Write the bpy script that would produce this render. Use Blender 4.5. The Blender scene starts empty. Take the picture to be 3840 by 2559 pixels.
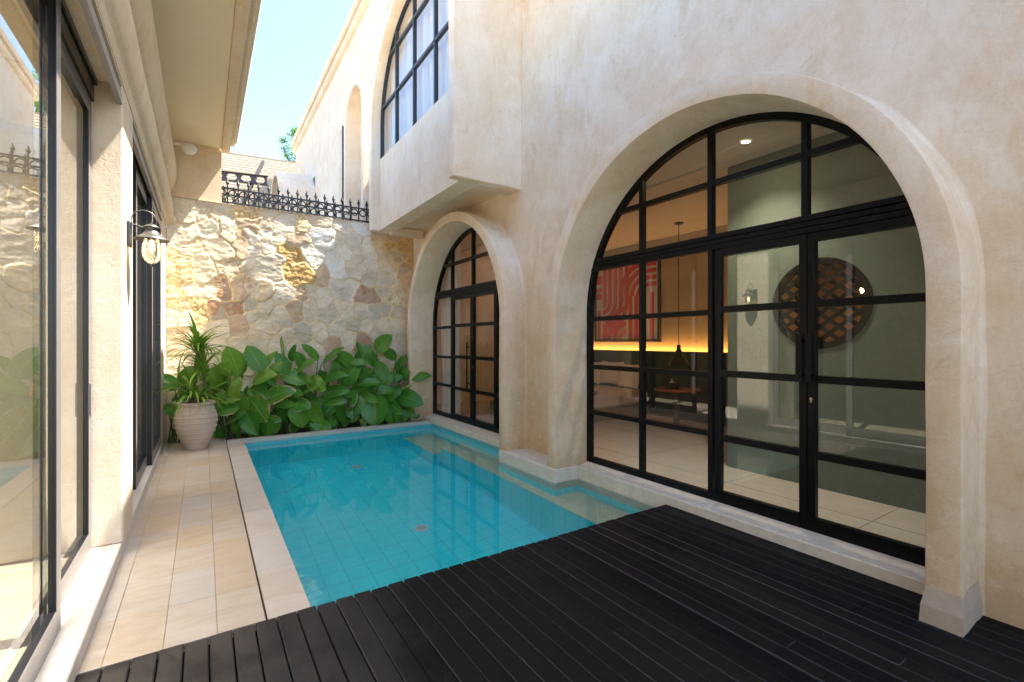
import bpy, bmesh, math, random
import numpy as np
from mathutils import Vector, Matrix, noise as mnoise

R = math.radians
random.seed(7)
rng = np.random.RandomState(11)
scene = bpy.context.scene
col = scene.collection

# ------------------------------------------------------------------ camera
F_PX, YAW, CAM_H = 1763.6, 0.58098, 1.5
cd = bpy.data.cameras.new('camera')
cam = bpy.data.objects.new('camera', cd)
col.objects.link(cam)
cd.sensor_fit = 'HORIZONTAL'
cd.sensor_width = 36.0
cd.lens = 36.0 * F_PX / 3840.0
cd.clip_start = 0.05
cd.clip_end = 2000.0
cam.location = (0, 0, CAM_H)
cam.rotation_euler = (R(90), 0, -YAW)
scene.camera = cam
FWD = Vector((math.sin(YAW), math.cos(YAW), 0))
RGT = Vector((math.cos(YAW), -math.sin(YAW), 0))


def spot(u, v, y):
    """the point of the vertical plane at depth y that the photo shows at pixel (u, v)"""
    d = FWD + RGT * ((u - 1920) / F_PX) + Vector((0, 0, (1278.5 - v) / F_PX))
    return Vector((0, 0, CAM_H)) + d * (y / d.y)


# ------------------------------------------------------------------ helpers
class NT:
    """small node-tree builder"""
    def __init__(self, name):
        self.m = bpy.data.materials.new(name)
        self.m.use_nodes = True
        self.t = self.m.node_tree
        self.t.nodes.clear()
        self.out = self.t.nodes.new('ShaderNodeOutputMaterial')

    def n(self, kind, **kw):
        nd = self.t.nodes.new('ShaderNode' + kind)
        for k, v in kw.items():
            if k.startswith('_'):
                setattr(nd, k[1:], v)
            else:
                key = int(k[1:]) if k[0] == 'i' and k[1:].isdigit() else k.replace('__', ' ')
                if hasattr(v, 'is_output') or isinstance(v, bpy.types.NodeSocket):
                    self.t.links.new(v, nd.inputs[key])
                else:
                    nd.inputs[key].default_value = v
        return nd

    def coords(self, scale=(1, 1, 1), rot=(0, 0, 0)):
        g = self.n('NewGeometry')
        mp = self.n('Mapping')
        self.t.links.new(g.outputs['Position'], mp.inputs[0])
        mp.inputs['Scale'].default_value = scale
        mp.inputs['Rotation'].default_value = rot
        return mp.outputs[0]

    def noise(self, vec, scale, detail=5, rough=.55, dist=0.):
        return self.n('TexNoise', Vector=vec, Scale=scale, Detail=detail, Roughness=rough, Distortion=dist).outputs[0]

    def ramp(self, fac, stops):
        r = self.n('ValToRGB')
        self.t.links.new(fac, r.inputs[0])
        cr = r.color_ramp
        while len(cr.elements) < len(stops):
            cr.elements.new(.5)
        for e, (p, c) in zip(cr.elements, stops):
            e.position = p
            e.color = (*c, 1) if len(c) == 3 else c
        return r.outputs[0]

    def mix(self, fac, a, b, mode='MIX'):
        x = self.n('Mix', _data_type='RGBA', _blend_type=mode)
        for s, v in ((0, fac), (6, a), (7, b)):
            if isinstance(v, bpy.types.NodeSocket):
                self.t.links.new(v, x.inputs[s])
            else:
                x.inputs[s].default_value = v if s == 0 else ((*v, 1) if len(v) == 3 else v)
        return x.outputs[2]

    def math(self, op, a, b=0., c=0.):
        x = self.n('Math', _operation=op)
        for s, v in enumerate((a, b, c)):
            if isinstance(v, bpy.types.NodeSocket):
                self.t.links.new(v, x.inputs[s])
            else:
                x.inputs[s].default_value = v
        return x.outputs[0]

    def bump(self, h, strength=.3, distance=.01, normal=None):
        b = self.n('Bump', Height=h, Strength=strength, Distance=distance)
        if normal is not None:
            self.t.links.new(normal, b.inputs['Normal'])
        return b.outputs[0]

    def finish(self, shader):
        self.t.links.new(shader, self.out.inputs[0])
        return self.m

    def pbsdf(self, color, rough=.6, normal=None, spec=.5, metal=0., **kw):
        p = self.n('BsdfPrincipled')
        for k, v in (('Base Color', color), ('Roughness', rough), ('Specular IOR Level', spec), ('Metallic', metal), *((k.replace('__', ' '), v) for k, v in kw.items())):
            if isinstance(v, bpy.types.NodeSocket):
                self.t.links.new(v, p.inputs[k])
            else:
                p.inputs[k].default_value = (*v, 1) if isinstance(v, tuple) and len(v) == 3 else v
        if normal is not None:
            self.t.links.new(normal, p.inputs['Normal'])
        return self.finish(p.outputs[0])


def plaster(name, base, warm, pale, bump=.35, damp=True, grain=1.):
    """hand-trowelled lime plaster: pale and ochre clouds, streaks, damp ochre near the ground"""
    t = NT(name)
    c = t.coords()
    st = t.coords(scale=(1, 1, .35))
    big = t.noise(c, 1.7, 9, .70, .2)
    streak = t.noise(st, 4.0, 10, .74, .35)
    small = t.noise(c, 9, 9, .74, .2)
    k = t.mix(t.ramp(big, [(.42, (0, 0, 0)), (.60, (1, 1, 1))]), base, pale)
    k = t.mix(t.math('MULTIPLY', t.ramp(streak, [(.52, (0, 0, 0)), (.66, (1, 1, 1))]), .60), k, warm)
    k = t.mix(t.math('MULTIPLY', t.ramp(small, [(.54, (0, 0, 0)), (.66, (1, 1, 1))]), .42), k, pale)
    if damp:
        g = t.n('NewGeometry')
        z = t.n('SeparateXYZ', Vector=g.outputs['Position']).outputs[2]
        wob = t.math('ADD', z, t.math('MULTIPLY', t.math('SUBTRACT', big, .5), 2.6))
        wob = t.math('ADD', wob, t.math('MULTIPLY', t.math('SUBTRACT', streak, .5), 1.3))
        low = t.ramp(t.math('DIVIDE', wob, 3.2), [(0.03, (1, 1, 1)), (.8, (0, 0, 0))])
        k = t.mix(t.math('MULTIPLY', low, .85), k, (warm[0] * .90, warm[1] * .88, warm[2] * .86))
        foot = t.ramp(t.math('ADD', z, t.math('MULTIPLY', t.math('SUBTRACT', small, .5), .9)), [(0.05, (1, 1, 1)), (.32, (0, 0, 0))])
        k = t.mix(t.math('MULTIPLY', foot, .5), k, (warm[0] * .62, warm[1] * .55, warm[2] * .5))
        blot = t.ramp(t.math('ADD', t.noise(c, 5.0, 10, .76, .2), t.math('MULTIPLY', low, .06)), [(.55, (0, 0, 0)), (.63, (1, 1, 1))])
        k = t.mix(t.math('MULTIPLY', t.math('MULTIPLY', blot, low), .45), k, (warm[0] * .8, warm[1] * .72, warm[2] * .66))
        lime = t.ramp(t.noise(c, 6.5, 10, .76, .2), [(.56, (0, 0, 0)), (.66, (1, 1, 1))])
        k = t.mix(t.math('MULTIPLY', lime, .5), k, pale)
    # hairline cracks, only here and there
    wv = t.n('Mix', _data_type='VECTOR')
    t.t.links.new(c, wv.inputs[4])
    wn = t.n('TexNoise', Vector=c, Scale=2.2, Detail=6.)
    t.t.links.new(wn.outputs[1], wv.inputs[5])
    wv.inputs[0].default_value = .35
    vor = t.n('TexVoronoi', _feature='DISTANCE_TO_EDGE', Vector=wv.outputs[1], Scale=1.9)
    ck = t.math('MULTIPLY', t.math('LESS_THAN', vor.outputs[0], .0035), t.math('GREATER_THAN', t.noise(c, 1.3, 2, .5), .56))
    k = t.mix(t.math('MULTIPLY', ck, .2), k, (warm[0] * .7, warm[1] * .66, warm[2] * .62))
    grit = t.math('ADD', t.noise(c, 38, 5, .75), t.math('MULTIPLY', t.noise(t.coords(scale=(1, 1, .5)), 14, 6, .7, .3), .8))
    k = t.mix(1., k, t.ramp(grit, [(.55, (.925, .91, .895)), (.85, (1, 1, 1)), (1., (1.03, 1.03, 1.03))]), 'MULTIPLY')
    fine = t.noise(c, 90 * grain, 3, .7)
    mid = t.noise(c, 22, 4, .6, .4)
    h = t.math('ADD', t.math('MULTIPLY', fine, .8), mid)
    return t.pbsdf(k, .88, t.bump(h, bump, .012), .25)


def simple(name, color, rough=.6, metal=0., spec=.5, var=.12, scale=14, bump=0.):
    t = NT(name)
    c = t.coords()
    a = t.noise(c, scale, 5, .6)
    k = t.mix(a, tuple(x * (1 - var) for x in color), tuple(min(1, x * (1 + var)) for x in color))
    nrm = t.bump(t.noise(c, scale * 5, 4, .6), bump, .006) if bump else None
    return t.pbsdf(k, rough, nrm, spec, metal)


def emit(name, color, strength):
    t = NT(name)
    e = t.n('Emission', Color=(*color, 1), Strength=strength)
    return t.finish(e.outputs[0])


def glass(name, tint, ior=1.5, base=.0, rough=0.):
    """clear sheet glass: fresnel mirror over a tinted see-through pane"""
    t = NT(name)
    tr = t.n('BsdfTransparent', Color=(*tint, 1))
    gl = t.n('BsdfGlossy', Color=(1, 1, 1, 1), Roughness=rough)
    bf = t.n('NewGeometry').outputs['Backfacing']
    fr = t.n('Fresnel', IOR=t.math('ADD', ior, t.math('MULTIPLY', bf, 1 / ior - ior)))
    f = t.math('MINIMUM', t.math('ADD', t.math('MULTIPLY', fr.outputs[0], 1.25), base), 1.)
    mx = t.n('MixShader', i0=f, i1=tr.outputs[0], i2=gl.outputs[0])
    return t.finish(mx.outputs[0])


class MB:
    """collects faces and links them as ONE mesh object"""
    def __init__(self):
        self.v, self.f, self.tone = [], [], []
        self.has_tone = False

    def add(self, vs, fs, tone=None):
        o = len(self.v)
        self.v += [tuple(p) for p in vs]
        self.f += [tuple(i + o for i in f) for f in fs]
        self.tone += [0. if tone is None else tone] * len(vs)
        if tone is not None:
            self.has_tone = True
        return self

    def box(self, x0, x1, y0, y1, z0, z1, tone=None, b=0., worn=False):
        if b <= 0:
            v = [(x, y, z) for z in (z0, z1) for y in (y0, y1) for x in (x0, x1)]
            f = [(0, 2, 3, 1), (4, 5, 7, 6), (0, 1, 5, 4), (2, 6, 7, 3), (0, 4, 6, 2), (1, 3, 7, 5)]
            return self.add(v, f, tone)
        # chamfered on every edge
        b = min(b, (x1 - x0) * .49, (y1 - y0) * .49, (z1 - z0) * .49)
        bm = bmesh.new()
        bmesh.ops.create_cube(bm, size=1)
        for q in bm.verts:
            q.co = ((x0 + x1) / 2 + q.co.x * (x1 - x0), (y0 + y1) / 2 + q.co.y * (y1 - y0), (z0 + z1) / 2 + q.co.z * (z1 - z0))
        bmesh.ops.bevel(bm, geom=list(bm.edges), offset=b, segments=1, affect='EDGES')
        bm.verts.index_update()
        vs = [tuple(q.co) for q in bm.verts]
        fs = [tuple(q.index for q in f.verts) for f in bm.faces]
        bm.free()
        self.add(vs, fs, tone)
        if worn:
            for i in range(len(self.v) - len(vs), len(self.v)):
                if self.v[i][2] < z1 - 1e-5:
                    self.tone[i] = tone + 1.2  # marks the edge vertices that get a painted highlight
        return self

    def bar(self, p, q, w, d, up=(0, 0, 1)):
        """rectangular bar from p to q"""
        p, q = Vector(p), Vector(q)
        a = (q - p).normalized()
        s = a.cross(Vector(up))
        if s.length < 1e-4:
            s = a.cross(Vector((1, 0, 0)))
        s.normalize()
        t = s.cross(a).normalized()
        v = [e + s * (sx * w / 2) + t * (sy * d / 2) for e in (p, q) for sx, sy in ((-1, -1), (1, -1), (1, 1), (-1, 1))]
        return self.add(v, [(3, 2, 1, 0), (4, 5, 6, 7), (0, 1, 5, 4), (1, 2, 6, 5), (2, 3, 7, 6), (3, 0, 4, 7)])

    def tube(self, pts, r, n=10, caps=True, tone=None):
        pts = [Vector(p) for p in pts]
        rs = r if isinstance(r, (list, tuple)) else [r] * len(pts)
        ref = None
        vs = []
        for i, p in enumerate(pts):
            a = (pts[min(i + 1, len(pts) - 1)] - pts[max(i - 1, 0)]).normalized()
            if ref is None:
                ref = a.orthogonal().normalized()
            s = (ref - a * ref.dot(a))
            s = s.normalized() if s.length > 1e-5 else a.orthogonal().normalized()
            ref = s
            t = a.cross(s)
            vs += [p + (s * math.cos(6.28318 * k / n) + t * math.sin(6.28318 * k / n)) * rs[i] for k in range(n)]
        fs = [(i * n + k, i * n + (k + 1) % n, (i + 1) * n + (k + 1) % n, (i + 1) * n + k) for i in range(len(pts) - 1) for k in range(n)]
        if caps:
            fs += [tuple(range(n))[::-1], tuple((len(pts) - 1) * n + k for k in range(n))]
        return self.add(vs, fs, tone)

    def lathe(self, prof, c=(0, 0, 0), n=32, wob=0.):
        vs, fs = [], []
        for r, z in prof:
            for k in range(n):
                a = 2 * math.pi * k / n
                rr = r * (1 + wob * math.sin(3 * a + z * 9))
                vs.append((c[0] + rr * math.cos(a), c[1] + rr * math.sin(a), c[2] + z))
        for i in range(len(prof) - 1):
            for k in range(n):
                fs.append((i * n + k, i * n + (k + 1) % n, (i + 1) * n + (k + 1) % n, (i + 1) * n + k))
        return self.add(vs, fs)

    def extrude_y(self, prof, y0, y1, n=1):
        """closed (x, z) profile swept along y"""
        m = len(prof)
        vs = [(x, y0 + (y1 - y0) * i / n, z) for i in range(n + 1) for x, z in prof]
        fs = [(i * m + k, (i + 1) * m + k, (i + 1) * m + (k + 1) % m, i * m + (k + 1) % m) for i in range(n) for k in range(m)]
        fs += [tuple(range(m)), tuple(n * m + k for k in range(m))[::-1]]
        return self.add(vs, fs)

    def arch(self, yc, zs, prof, z0, z0b=None, a0=0., a1=180., n=56, leg0=True, leg1=True):
        """(radius, x) profile swept up a leg at low y, round the arch, down the leg at high y (angle 0 = high y side)"""
        path = []
        if leg0:
            path.append((None, z0, 1))
        for i in range(n + 1):
            path.append((a0 + (a1 - a0) * i / n, None, 0))
        if leg1:
            path.append((None, z0b if z0b is not None else z0, -1))
        m = len(prof)
        vs = []
        for a, z, side in path:
            for r, x in prof:
                if a is None:
                    vs.append((x, yc + side * r, z))
                else:
                    vs.append((x, yc + r * math.cos(R(a)), zs + r * math.sin(R(a))))
        fs = []
        for i in range(len(path) - 1):
            for k in range(m):
                fs.append((i * m + k, i * m + (k + 1) % m, (i + 1) * m + (k + 1) % m, (i + 1) * m + k))
        fs += [tuple(range(m))[::-1], tuple((len(path) - 1) * m + k for k in range(m))]
        return self.add(vs, fs)

    def build(self, name, mat, parent=None, smooth=None):
        me = bpy.data.meshes.new(name)
        me.from_pydata(self.v, [], self.f)
        bm = bmesh.new()
        bm.from_mesh(me)
        bmesh.ops.recalc_face_normals(bm, faces=bm.faces)
        bm.to_mesh(me)
        bm.free()
        if self.has_tone:
            at = me.attributes.new('tone', 'FLOAT', 'POINT')
            at.data.foreach_set('value', self.tone)
        me.materials.append(mat)
        if smooth is not None:
            me.shade_smooth()
            me.set_sharp_from_angle(angle=R(smooth))
        o = bpy.data.objects.new(name, me)
        col.objects.link(o)
        if parent is not None:
            o.parent = parent
        return o


def tag(o, label, cat, group=None):
    o['label'] = label
    o['category'] = cat
    if group:
        o['group'] = group
    return o


def thing(name, label, cat, group=None, loc=(0, 0, 0)):
    o = bpy.data.objects.new(name, None)
    o.empty_display_size = .1
    o.location = loc
    col.objects.link(o)
    return tag(o, label, cat, group)


def struct(o, kind='structure'):
    o['kind'] = kind
    return o


# ------------------------------------------------------------------ materials
M = {}
M['facade'] = plaster('facade_plaster', (.755, .615, .455), (.68, .485, .285), (.82, .72, .585))
M['upper'] = plaster('upper_plaster', (.77, .635, .475), (.69, .505, .31), (.82, .72, .585), damp=False, bump=.25)
M['shade_plaster'] = plaster('soffit_plaster', (.70, .57, .42), (.63, .45, .26), (.74, .65, .53), damp=False, bump=.2)  # darker copy of the upper plaster: shade put into the colour
M['ochre'] = plaster('ochre_plaster', (.76, .61, .42), (.68, .48, .26), (.80, .68, .51), damp=False, bump=.25)
M['pillar'] = plaster('cream_plaster', (.66, .555, .425), (.60, .47, .32), (.70, .62, .50), damp=False, bump=.2)
M['soffit'] = simple('soffit_board', (.88, .78, .57), .75, var=.04, scale=3)
M['black_steel'] = simple('black_steel', (.003, .003, .0035), .38, spec=.22, var=.2)
M['blue_steel'] = simple('slate_steel', (.022, .030, .038), .4, spec=.5, var=.2)
M['iron'] = simple('wrought_iron', (.022, .025, .030), .42, metal=.3, var=.25)
M['alu_dark'] = simple('dark_aluminium', (.007, .007, .009), .3, metal=.0, var=.15)
M['alu_face'] = simple('bronze_aluminium', (.21, .19, .18), .42, metal=.2, var=.08)
M['glass'] = glass('window_glass', (.90, .90, .88), 1.52, .025)
M['glass_up'] = glass('upper_window_glass', (.95, .96, .97), 1.45, .0)
M['glass_left'] = glass('sliding_door_glass', (.84, .86, .80), 1.6, .08)
M['white'] = simple('white_enamel', (.78, .76, .72), .4, var=.03)
M['curtain'] = None


def stone_mat(name, a, b, c_, scale=2.2, rough=.55, bump=.25, tone=True, stretch=(1, 1, 1)):
    t = NT(name)
    c = t.coords(scale=stretch)
    n1 = t.noise(c, scale, 8, .62, 1.6)
    n2 = t.noise(c, scale * 3.1, 6, .6, .8)
    k = t.mix(t.ramp(n1, [(.35, (0, 0, 0)), (.62, (1, 1, 1))]), a, b)
    k = t.mix(t.math('MULTIPLY', t.ramp(n2, [(.52, (0, 0, 0)), (.7, (1, 1, 1))]), .55), k, c_)
    if tone:
        at = t.n('Attribute', _attribute_name='tone').outputs['Fac']
        k = t.mix(t.math('MULTIPLY', t.math('MAXIMUM', at, 0.), .5), k, (.46, .34, .20))
        k = t.mix(t.math('MULTIPLY', t.math('MAXIMUM', t.math('MULTIPLY', at, -1), 0.), .5), k, (.44, .42, .39))
    g = t.noise(c, 60, 4, .65)
    return t.pbsdf(k, rough, t.bump(t.math('ADD', g, n2), bump, .004), .4)


M['tile'] = stone_mat('sandstone_tile', (.40, .335, .255), (.48, .415, .335), (.42, .305, .185), 2.2, .5, stretch=(1, 2.6, 1))
M['coping'] = stone_mat('pale_coping_stone', (.45, .395, .33), (.52, .465, .40), (.47, .38, .28), 1.8, .5, stretch=(1, 2.2, 1))
M['sill'] = stone_mat('sill_stone', (.60, .525, .415), (.68, .605, .49), (.55, .45, .33), 5, .6, tone=False)
M['kerb'] = stone_mat('kerb_stone', (.56, .515, .45), (.62, .585, .525), (.56, .49, .40), 5, .6, tone=False)
M['bench'] = stone_mat('green_sandstone', (.62, .64, .44), (.70, .70, .48), (.60, .46, .22), 3, .5, tone=False)
M['floor_in'] = stone_mat('interior_floor_tile', (.66, .60, .51), (.72, .66, .565), (.63, .56, .465), 1.5, .22, tone=False, bump=.03, stretch=(3, 1, 1))


def pool_tile():
    t = NT('turquoise_pool_tile')
    c = t.coords()
    at = t.n('Attribute', _attribute_name='tone').outputs['Fac']
    n = t.noise(c, 1.2, 4, .5)
    k = t.mix(n, (.035, .82, .90), (.05, .85, .92))
    k = t.mix(t.math('MULTIPLY', at, .25), k, (.055, .82, .90))
    # grout lines every 0.2 m on all three axes; the axis the face looks along is left out
    g = t.n('NewGeometry')
    s = t.n('SeparateXYZ', Vector=g.outputs['Position'])
    nn = t.n('SeparateXYZ', Vector=g.outputs['True Normal'])
    line = None
    for ax in range(3):
        off = (.093, .045, .035)[ax]
        q = t.math('PINGPONG', t.math('ADD', s.outputs[ax], 10 + off), .1)
        ln = t.math('LESS_THAN', q, .0028)
        ln = t.math('MULTIPLY', ln, t.math('LESS_THAN', t.math('ABSOLUTE', nn.outputs[ax]), .5))
        line = ln if line is None else t.math('MAXIMUM', line, ln)
    k = t.mix(t.math('MULTIPLY', line, .55), k, (.02, .30, .36))
    k = t.mix(t.math('GREATER_THAN', s.outputs[2], -.072), k, (.12, .40, .42))
    return t.pbsdf(k, .3, None, .3)


M['pool'] = pool_tile()


def water_mat():
    t = NT('still_pool_water')
    c = t.coords()
    h = t.noise(c, 2.0, 3, .5)
    b = t.bump(h, .02, .02)
    w = t.n('BsdfGlass', Color=(.95, 1, 1, 1), Roughness=0., IOR=1.333)
    t.t.links.new(b, w.inputs['Normal'])
    return t.finish(w.outputs[0])


M['water'] = water_mat()


def deck_mat():
    t = NT('black_stained_timber')
    c = t.coords(scale=(14, .9, 1))
    c2 = t.coords()
    at = t.n('Attribute', _attribute_name='tone').outputs['Fac']
    gr = t.noise(c, 5, 8, .65, .6)
    wear = t.noise(c2, 1.6, 6, .65, .6)
    speck = t.noise(c2, 85, 2, .5)
    k = t.mix(gr, (.0022, .0026, .0038), (.0125, .012, .012))
    k = t.mix(t.math('MULTIPLY', t.math('MINIMUM', at, 1.), .6), k, (.016, .0135, .012))
    rub = t.math('MINIMUM', t.math('MAXIMUM', t.math('SUBTRACT', at, 1.), 0.), .8)
    k = t.mix(rub, k, (.075, .078, .085))  # pale board edges: bevel highlights put into the colour
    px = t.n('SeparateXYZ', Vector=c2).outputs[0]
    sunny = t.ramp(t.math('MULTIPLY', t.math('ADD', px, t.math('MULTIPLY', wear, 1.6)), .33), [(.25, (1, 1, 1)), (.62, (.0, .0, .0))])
    k = t.mix(t.math('MULTIPLY', sunny, t.math('ADD', .25, t.math('MULTIPLY', gr, .5))), k, (.060, .052, .045))  # boards turn paler and browner towards low x
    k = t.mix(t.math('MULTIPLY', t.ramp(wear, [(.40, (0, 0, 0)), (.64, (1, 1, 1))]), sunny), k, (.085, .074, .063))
    k = t.mix(t.ramp(speck, [(.765, (0, 0, 0)), (.80, (1, 1, 1))]), k, (.22, .21, .20))
    ro = t.math('ADD', .34, t.math('MULTIPLY', wear, .24))
    return t.pbsdf(k, ro, t.bump(t.math('ADD', gr, t.math('MULTIPLY', wear, .4)), .25, .004), .06)


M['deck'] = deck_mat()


def leaf_mat(name, a, b, edge):
    t = NT(name)
    at = t.n('Attribute', _attribute_name='tone').outputs['Fac']
    c = t.coords()
    n = t.noise(c, 7, 5, .6, .5)
    n2 = t.noise(c, 26, 4, .6)
    uvm = t.n('UVMap')
    s = t.n('SeparateXYZ', Vector=uvm.outputs[0])
    # u along the leaf 0..1, v across -1..1 (stored 0..1)
    k = t.mix(n, a, b)
    yel = t.math('MAXIMUM', at, 0.)
    k = t.mix(yel, k, (.20, .34, .035))
    vv = t.math('ABSOLUTE', t.math('SUBTRACT', t.math('MULTIPLY', s.outputs[1], 2), 1))
    rib = t.math('LESS_THAN', vv, .055)
    k = t.mix(t.math('MULTIPLY', rib, .7), k, (.22, .36, .10))
    # side veins
    ve = t.math('SINE', t.math('MULTIPLY', t.math('SUBTRACT', s.outputs[0], t.math('MULTIPLY', vv, .22)), 150))
    k = t.mix(t.math('MULTIPLY', t.math('MAXIMUM', ve, 0.), .10), k, (.10, .24, .06))
    # scorched rim on old leaves
    old = t.math('MAXIMUM', t.math('MULTIPLY', at, -1), 0.)
    rim = t.math('ADD', t.math('MAXIMUM', vv, t.math('MULTIPLY', s.outputs[0], .92)), t.math('MULTIPLY', t.math('SUBTRACT', n, .5), 1.1))
    sc = t.math('MULTIPLY', t.ramp(rim, [(.84, (0, 0, 0)), (.96, (1, 1, 1))]), t.math('GREATER_THAN', old, .42))
    k = t.mix(t.math('MULTIPLY', t.math('MULTIPLY', t.ramp(n2, [(.55, (0, 0, 0)), (.66, (1, 1, 1))]), t.math('GREATER_THAN', old, .6)), .8), k, (.42, .24, .03))
    k = t.mix(sc, k, edge)
    d = t.n('BsdfPrincipled', Roughness=.27)
    t.t.links.new(k, d.inputs['Base Color'])
    d.inputs['Specular IOR Level'].default_value = .4
    bp = t.bump(ve, .10, .004)
    t.t.links.new(bp, d.inputs['Normal'])
    tl = t.n('BsdfTranslucent')
    t.t.links.new(t.mix(.4, k, (.14, .30, .01)), tl.inputs[0])
    mx = t.n('MixShader', i0=.26, i1=d.outputs[0], i2=tl.outputs[0])
    return t.finish(mx.outputs[0])


M['leaf'] = leaf_mat('broad_leaf', (.030, .155, .018), (.095, .32, .032), (.45, .33, .18))
M['strap'] = leaf_mat('strap_leaf', (.09, .22, .024), (.18, .36, .04), (.3, .25, .1))
M['stem'] = simple('green_stem', (.06, .10, .025), .6, var=.4)
M['cane'] = simple('dracaena_cane', (.20, .14, .08), .8, var=.35, scale=40, bump=.5)
M['soil'] = simple('dark_soil', (.022, .015, .010), .95, var=.5, scale=18, bump=.8)
M['tree_leaf'] = leaf_mat('tree_leaf', (.10, .24, .02), (.20, .40, .03), (.3, .3, .1))
M['bark'] = simple('bark', (.12, .09, .06), .9, var=.3, bump=.6)
M['terracotta'] = None


def terracotta():
    t = NT('weathered_terracotta')
    c = t.coords()
    n1 = t.noise(c, 5, 6, .6, .5)
    n2 = t.noise(t.coords(scale=(1, 1, .25)), 12, 5, .6)
    k = t.mix(n1, (.55, .43, .32), (.62, .515, .41))
    k = t.mix(t.math('MULTIPLY', t.ramp(n2, [(.55, (0, 0, 0)), (.72, (1, 1, 1))]), .5), k, (.40, .28, .20))
    return t.pbsdf(k, .85, t.bump(t.noise(c, 60, 4, .6), .25, .004), .25)


M['terracotta'] = terracotta()

# ------------------------------------------------------------------ ground and sky
W = bpy.data.worlds.new('World')
scene.world = W
W.use_nodes = True
wt = W.node_tree
bg = wt.nodes['Background']
sky = wt.nodes.new('ShaderNodeTexSky')
sky.sky_type = 'NISHITA'
sky.sun_disc = False
TO_SUN = Vector((1.0, -.21, 1.9)).normalized()
sky.sun_elevation = math.asin(TO_SUN.z)
sky.sun_rotation = math.atan2(TO_SUN.x, TO_SUN.y)
sky.air_density = .9
sky.dust_density = 1.2
sky.ozone_density = 2.6
tint = wt.nodes.new('ShaderNodeMix')
tint.data_type = 'RGBA'
tint.blend_type = 'MULTIPLY'
tint.inputs[0].default_value = 1.0
tint.inputs[7].default_value = (1.08, .985, .845, 1)
hs = wt.nodes.new('ShaderNodeHueSaturation')
hs.inputs['Saturation'].default_value = 1.16
hs.inputs['Hue'].default_value = .507
hs.inputs['Value'].default_value = 1.0
wt.links.new(sky.outputs[0], hs.inputs['Color'])
wt.links.new(hs.outputs[0], tint.inputs[6])
wt.links.new(tint.outputs[2], bg.inputs[0])
bg.inputs[1].default_value = .15
sl = bpy.data.lights.new('sun', 'SUN')
sl.energy = 4.4
sl.angle = R(.53)
sl.color = (1, .94, .84)
so = bpy.data.objects.new('sun', sl)
so.rotation_euler = (-TO_SUN).to_track_quat('-Z', 'Y').to_euler()
so.location = (6, -4, 14)
col.objects.link(so)

HX0, HX1, HY0, HY1 = -4.2, 14.0, -3.2, 14.6      # the hole in the ground sheet where the houses and pool stand
g = MB()
B_ = 900.
for x0, x1, y0, y1 in ((-B_, B_, -B_, HY0), (-B_, B_, HY1, B_), (-B_, HX0, HY0, HY1), (HX1, B_, HY0, HY1)):
    g.add([(x0, y0, -.12), (x1, y0, -.12), (x1, y1, -.12), (x0, y1, -.12)], [(0, 1, 2, 3)])
struct(g.build('ground', simple('dry_ground', (.20, .17, .12), .95, var=.4, scale=.6)))

# ------------------------------------------------------------------ levels shared by several pieces
ZW = -.065                     # water level
XW = 3.57                      # courtyard face of the arched house
XR = 3.24                      # front of the arch surrounds
XG = 3.70                      # front of the black window frames
DECK_Y = 2.845
BIG_Y, SMALL_Y, SPRING = 2.48, 6.83, 1.79
RIN, ROUT = 1.585, 1.73

# ------------------------------------------------------------------ deck, terrace, pool
d = MB()
pitch = .1025
k = 0
x = .0252 - pitch * 5 + .003
bx = []
while x < 3.56:
    bx.append(x)
    x += pitch
for i, x in enumerate(bx):
    cuts = [-3.2]
    if i % 3 == 1:
        cuts.append(rng.uniform(-.5, 2.2))
    cuts.append(DECK_Y + rng.uniform(-.004, .004))
    for a, b in zip(cuts[:-1], cuts[1:]):
        dz = rng.uniform(-.002, .002)
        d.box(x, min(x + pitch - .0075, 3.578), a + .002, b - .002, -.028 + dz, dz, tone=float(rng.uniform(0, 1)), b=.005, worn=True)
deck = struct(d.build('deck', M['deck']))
d = MB()
d.box(-.47, 3.56, -3.2, 2.825, -.34, -.034)
struct(d.build('deck_base', simple('deck_shadow_gap', (.012, .011, .010), .9)))

t = MB()
xs = [-.475, -.394, -.165, .062, .283]
ys = [2.85]
while ys[-1] < 8.9:
    ys.append(ys[-1] + .4385)
for i in range(4):
    for j in range(len(ys) - 1):
        y1 = min(ys[j + 1], 9.06)
        tn = float(np.clip(rng.normal(.05, .42), -1, 1))
        if (i, j) == (3, 2):
            tn = 1.
        if (i, j) in ((0, 1),):
            tn = -1.
        dz = rng.uniform(-.0012, .0012)
        t.box(xs[i] + .0008, xs[i + 1] - .0008, ys[j] + .0008, y1 - .0008, -.036 + dz, -.004 + dz, tone=tn, b=.0012)
struct(t.build('terrace', M['tile']))
t = MB()
t.box(-.475, .283, 2.846, 9.07, -.34, -.0385)
struct(t.build('terrace_bed', simple('tile_grout', (.55, .47, .35), .9)))
t = MB()
y = 2.85
while y < 8.04:
    y1 = min(y + .62, 8.072)
    t.box(.2935, .512, y + .001, y1 - .001, -.05, -.004, tone=float(np.clip(rng.normal(-.1, .35), -1, 1)), b=.004)
    y = y1
x = .2935
while x < 3.5:
    x1 = min(x + .62, 3.56)
    t.box(x + .001, x1 - .001, 8.074, 8.225, -.03, .022, tone=float(np.clip(rng.normal(-.1, .35), -1, 1)), b=.004)
    x = x1
struct(t.build('pool_coping', M['coping']))
t = MB()
t.box(.29, .508, 2.84, 8.22, -1.45, -.052)
t.box(.508, 3.56, 8.086, 8.22, -1.45, -.032)
struct(t.build('pool_curb', simple('concrete', (.33, .30, .26), .9)))

p = MB()
FZ = -1.425
LX, BY = .5135, 8.08
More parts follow.
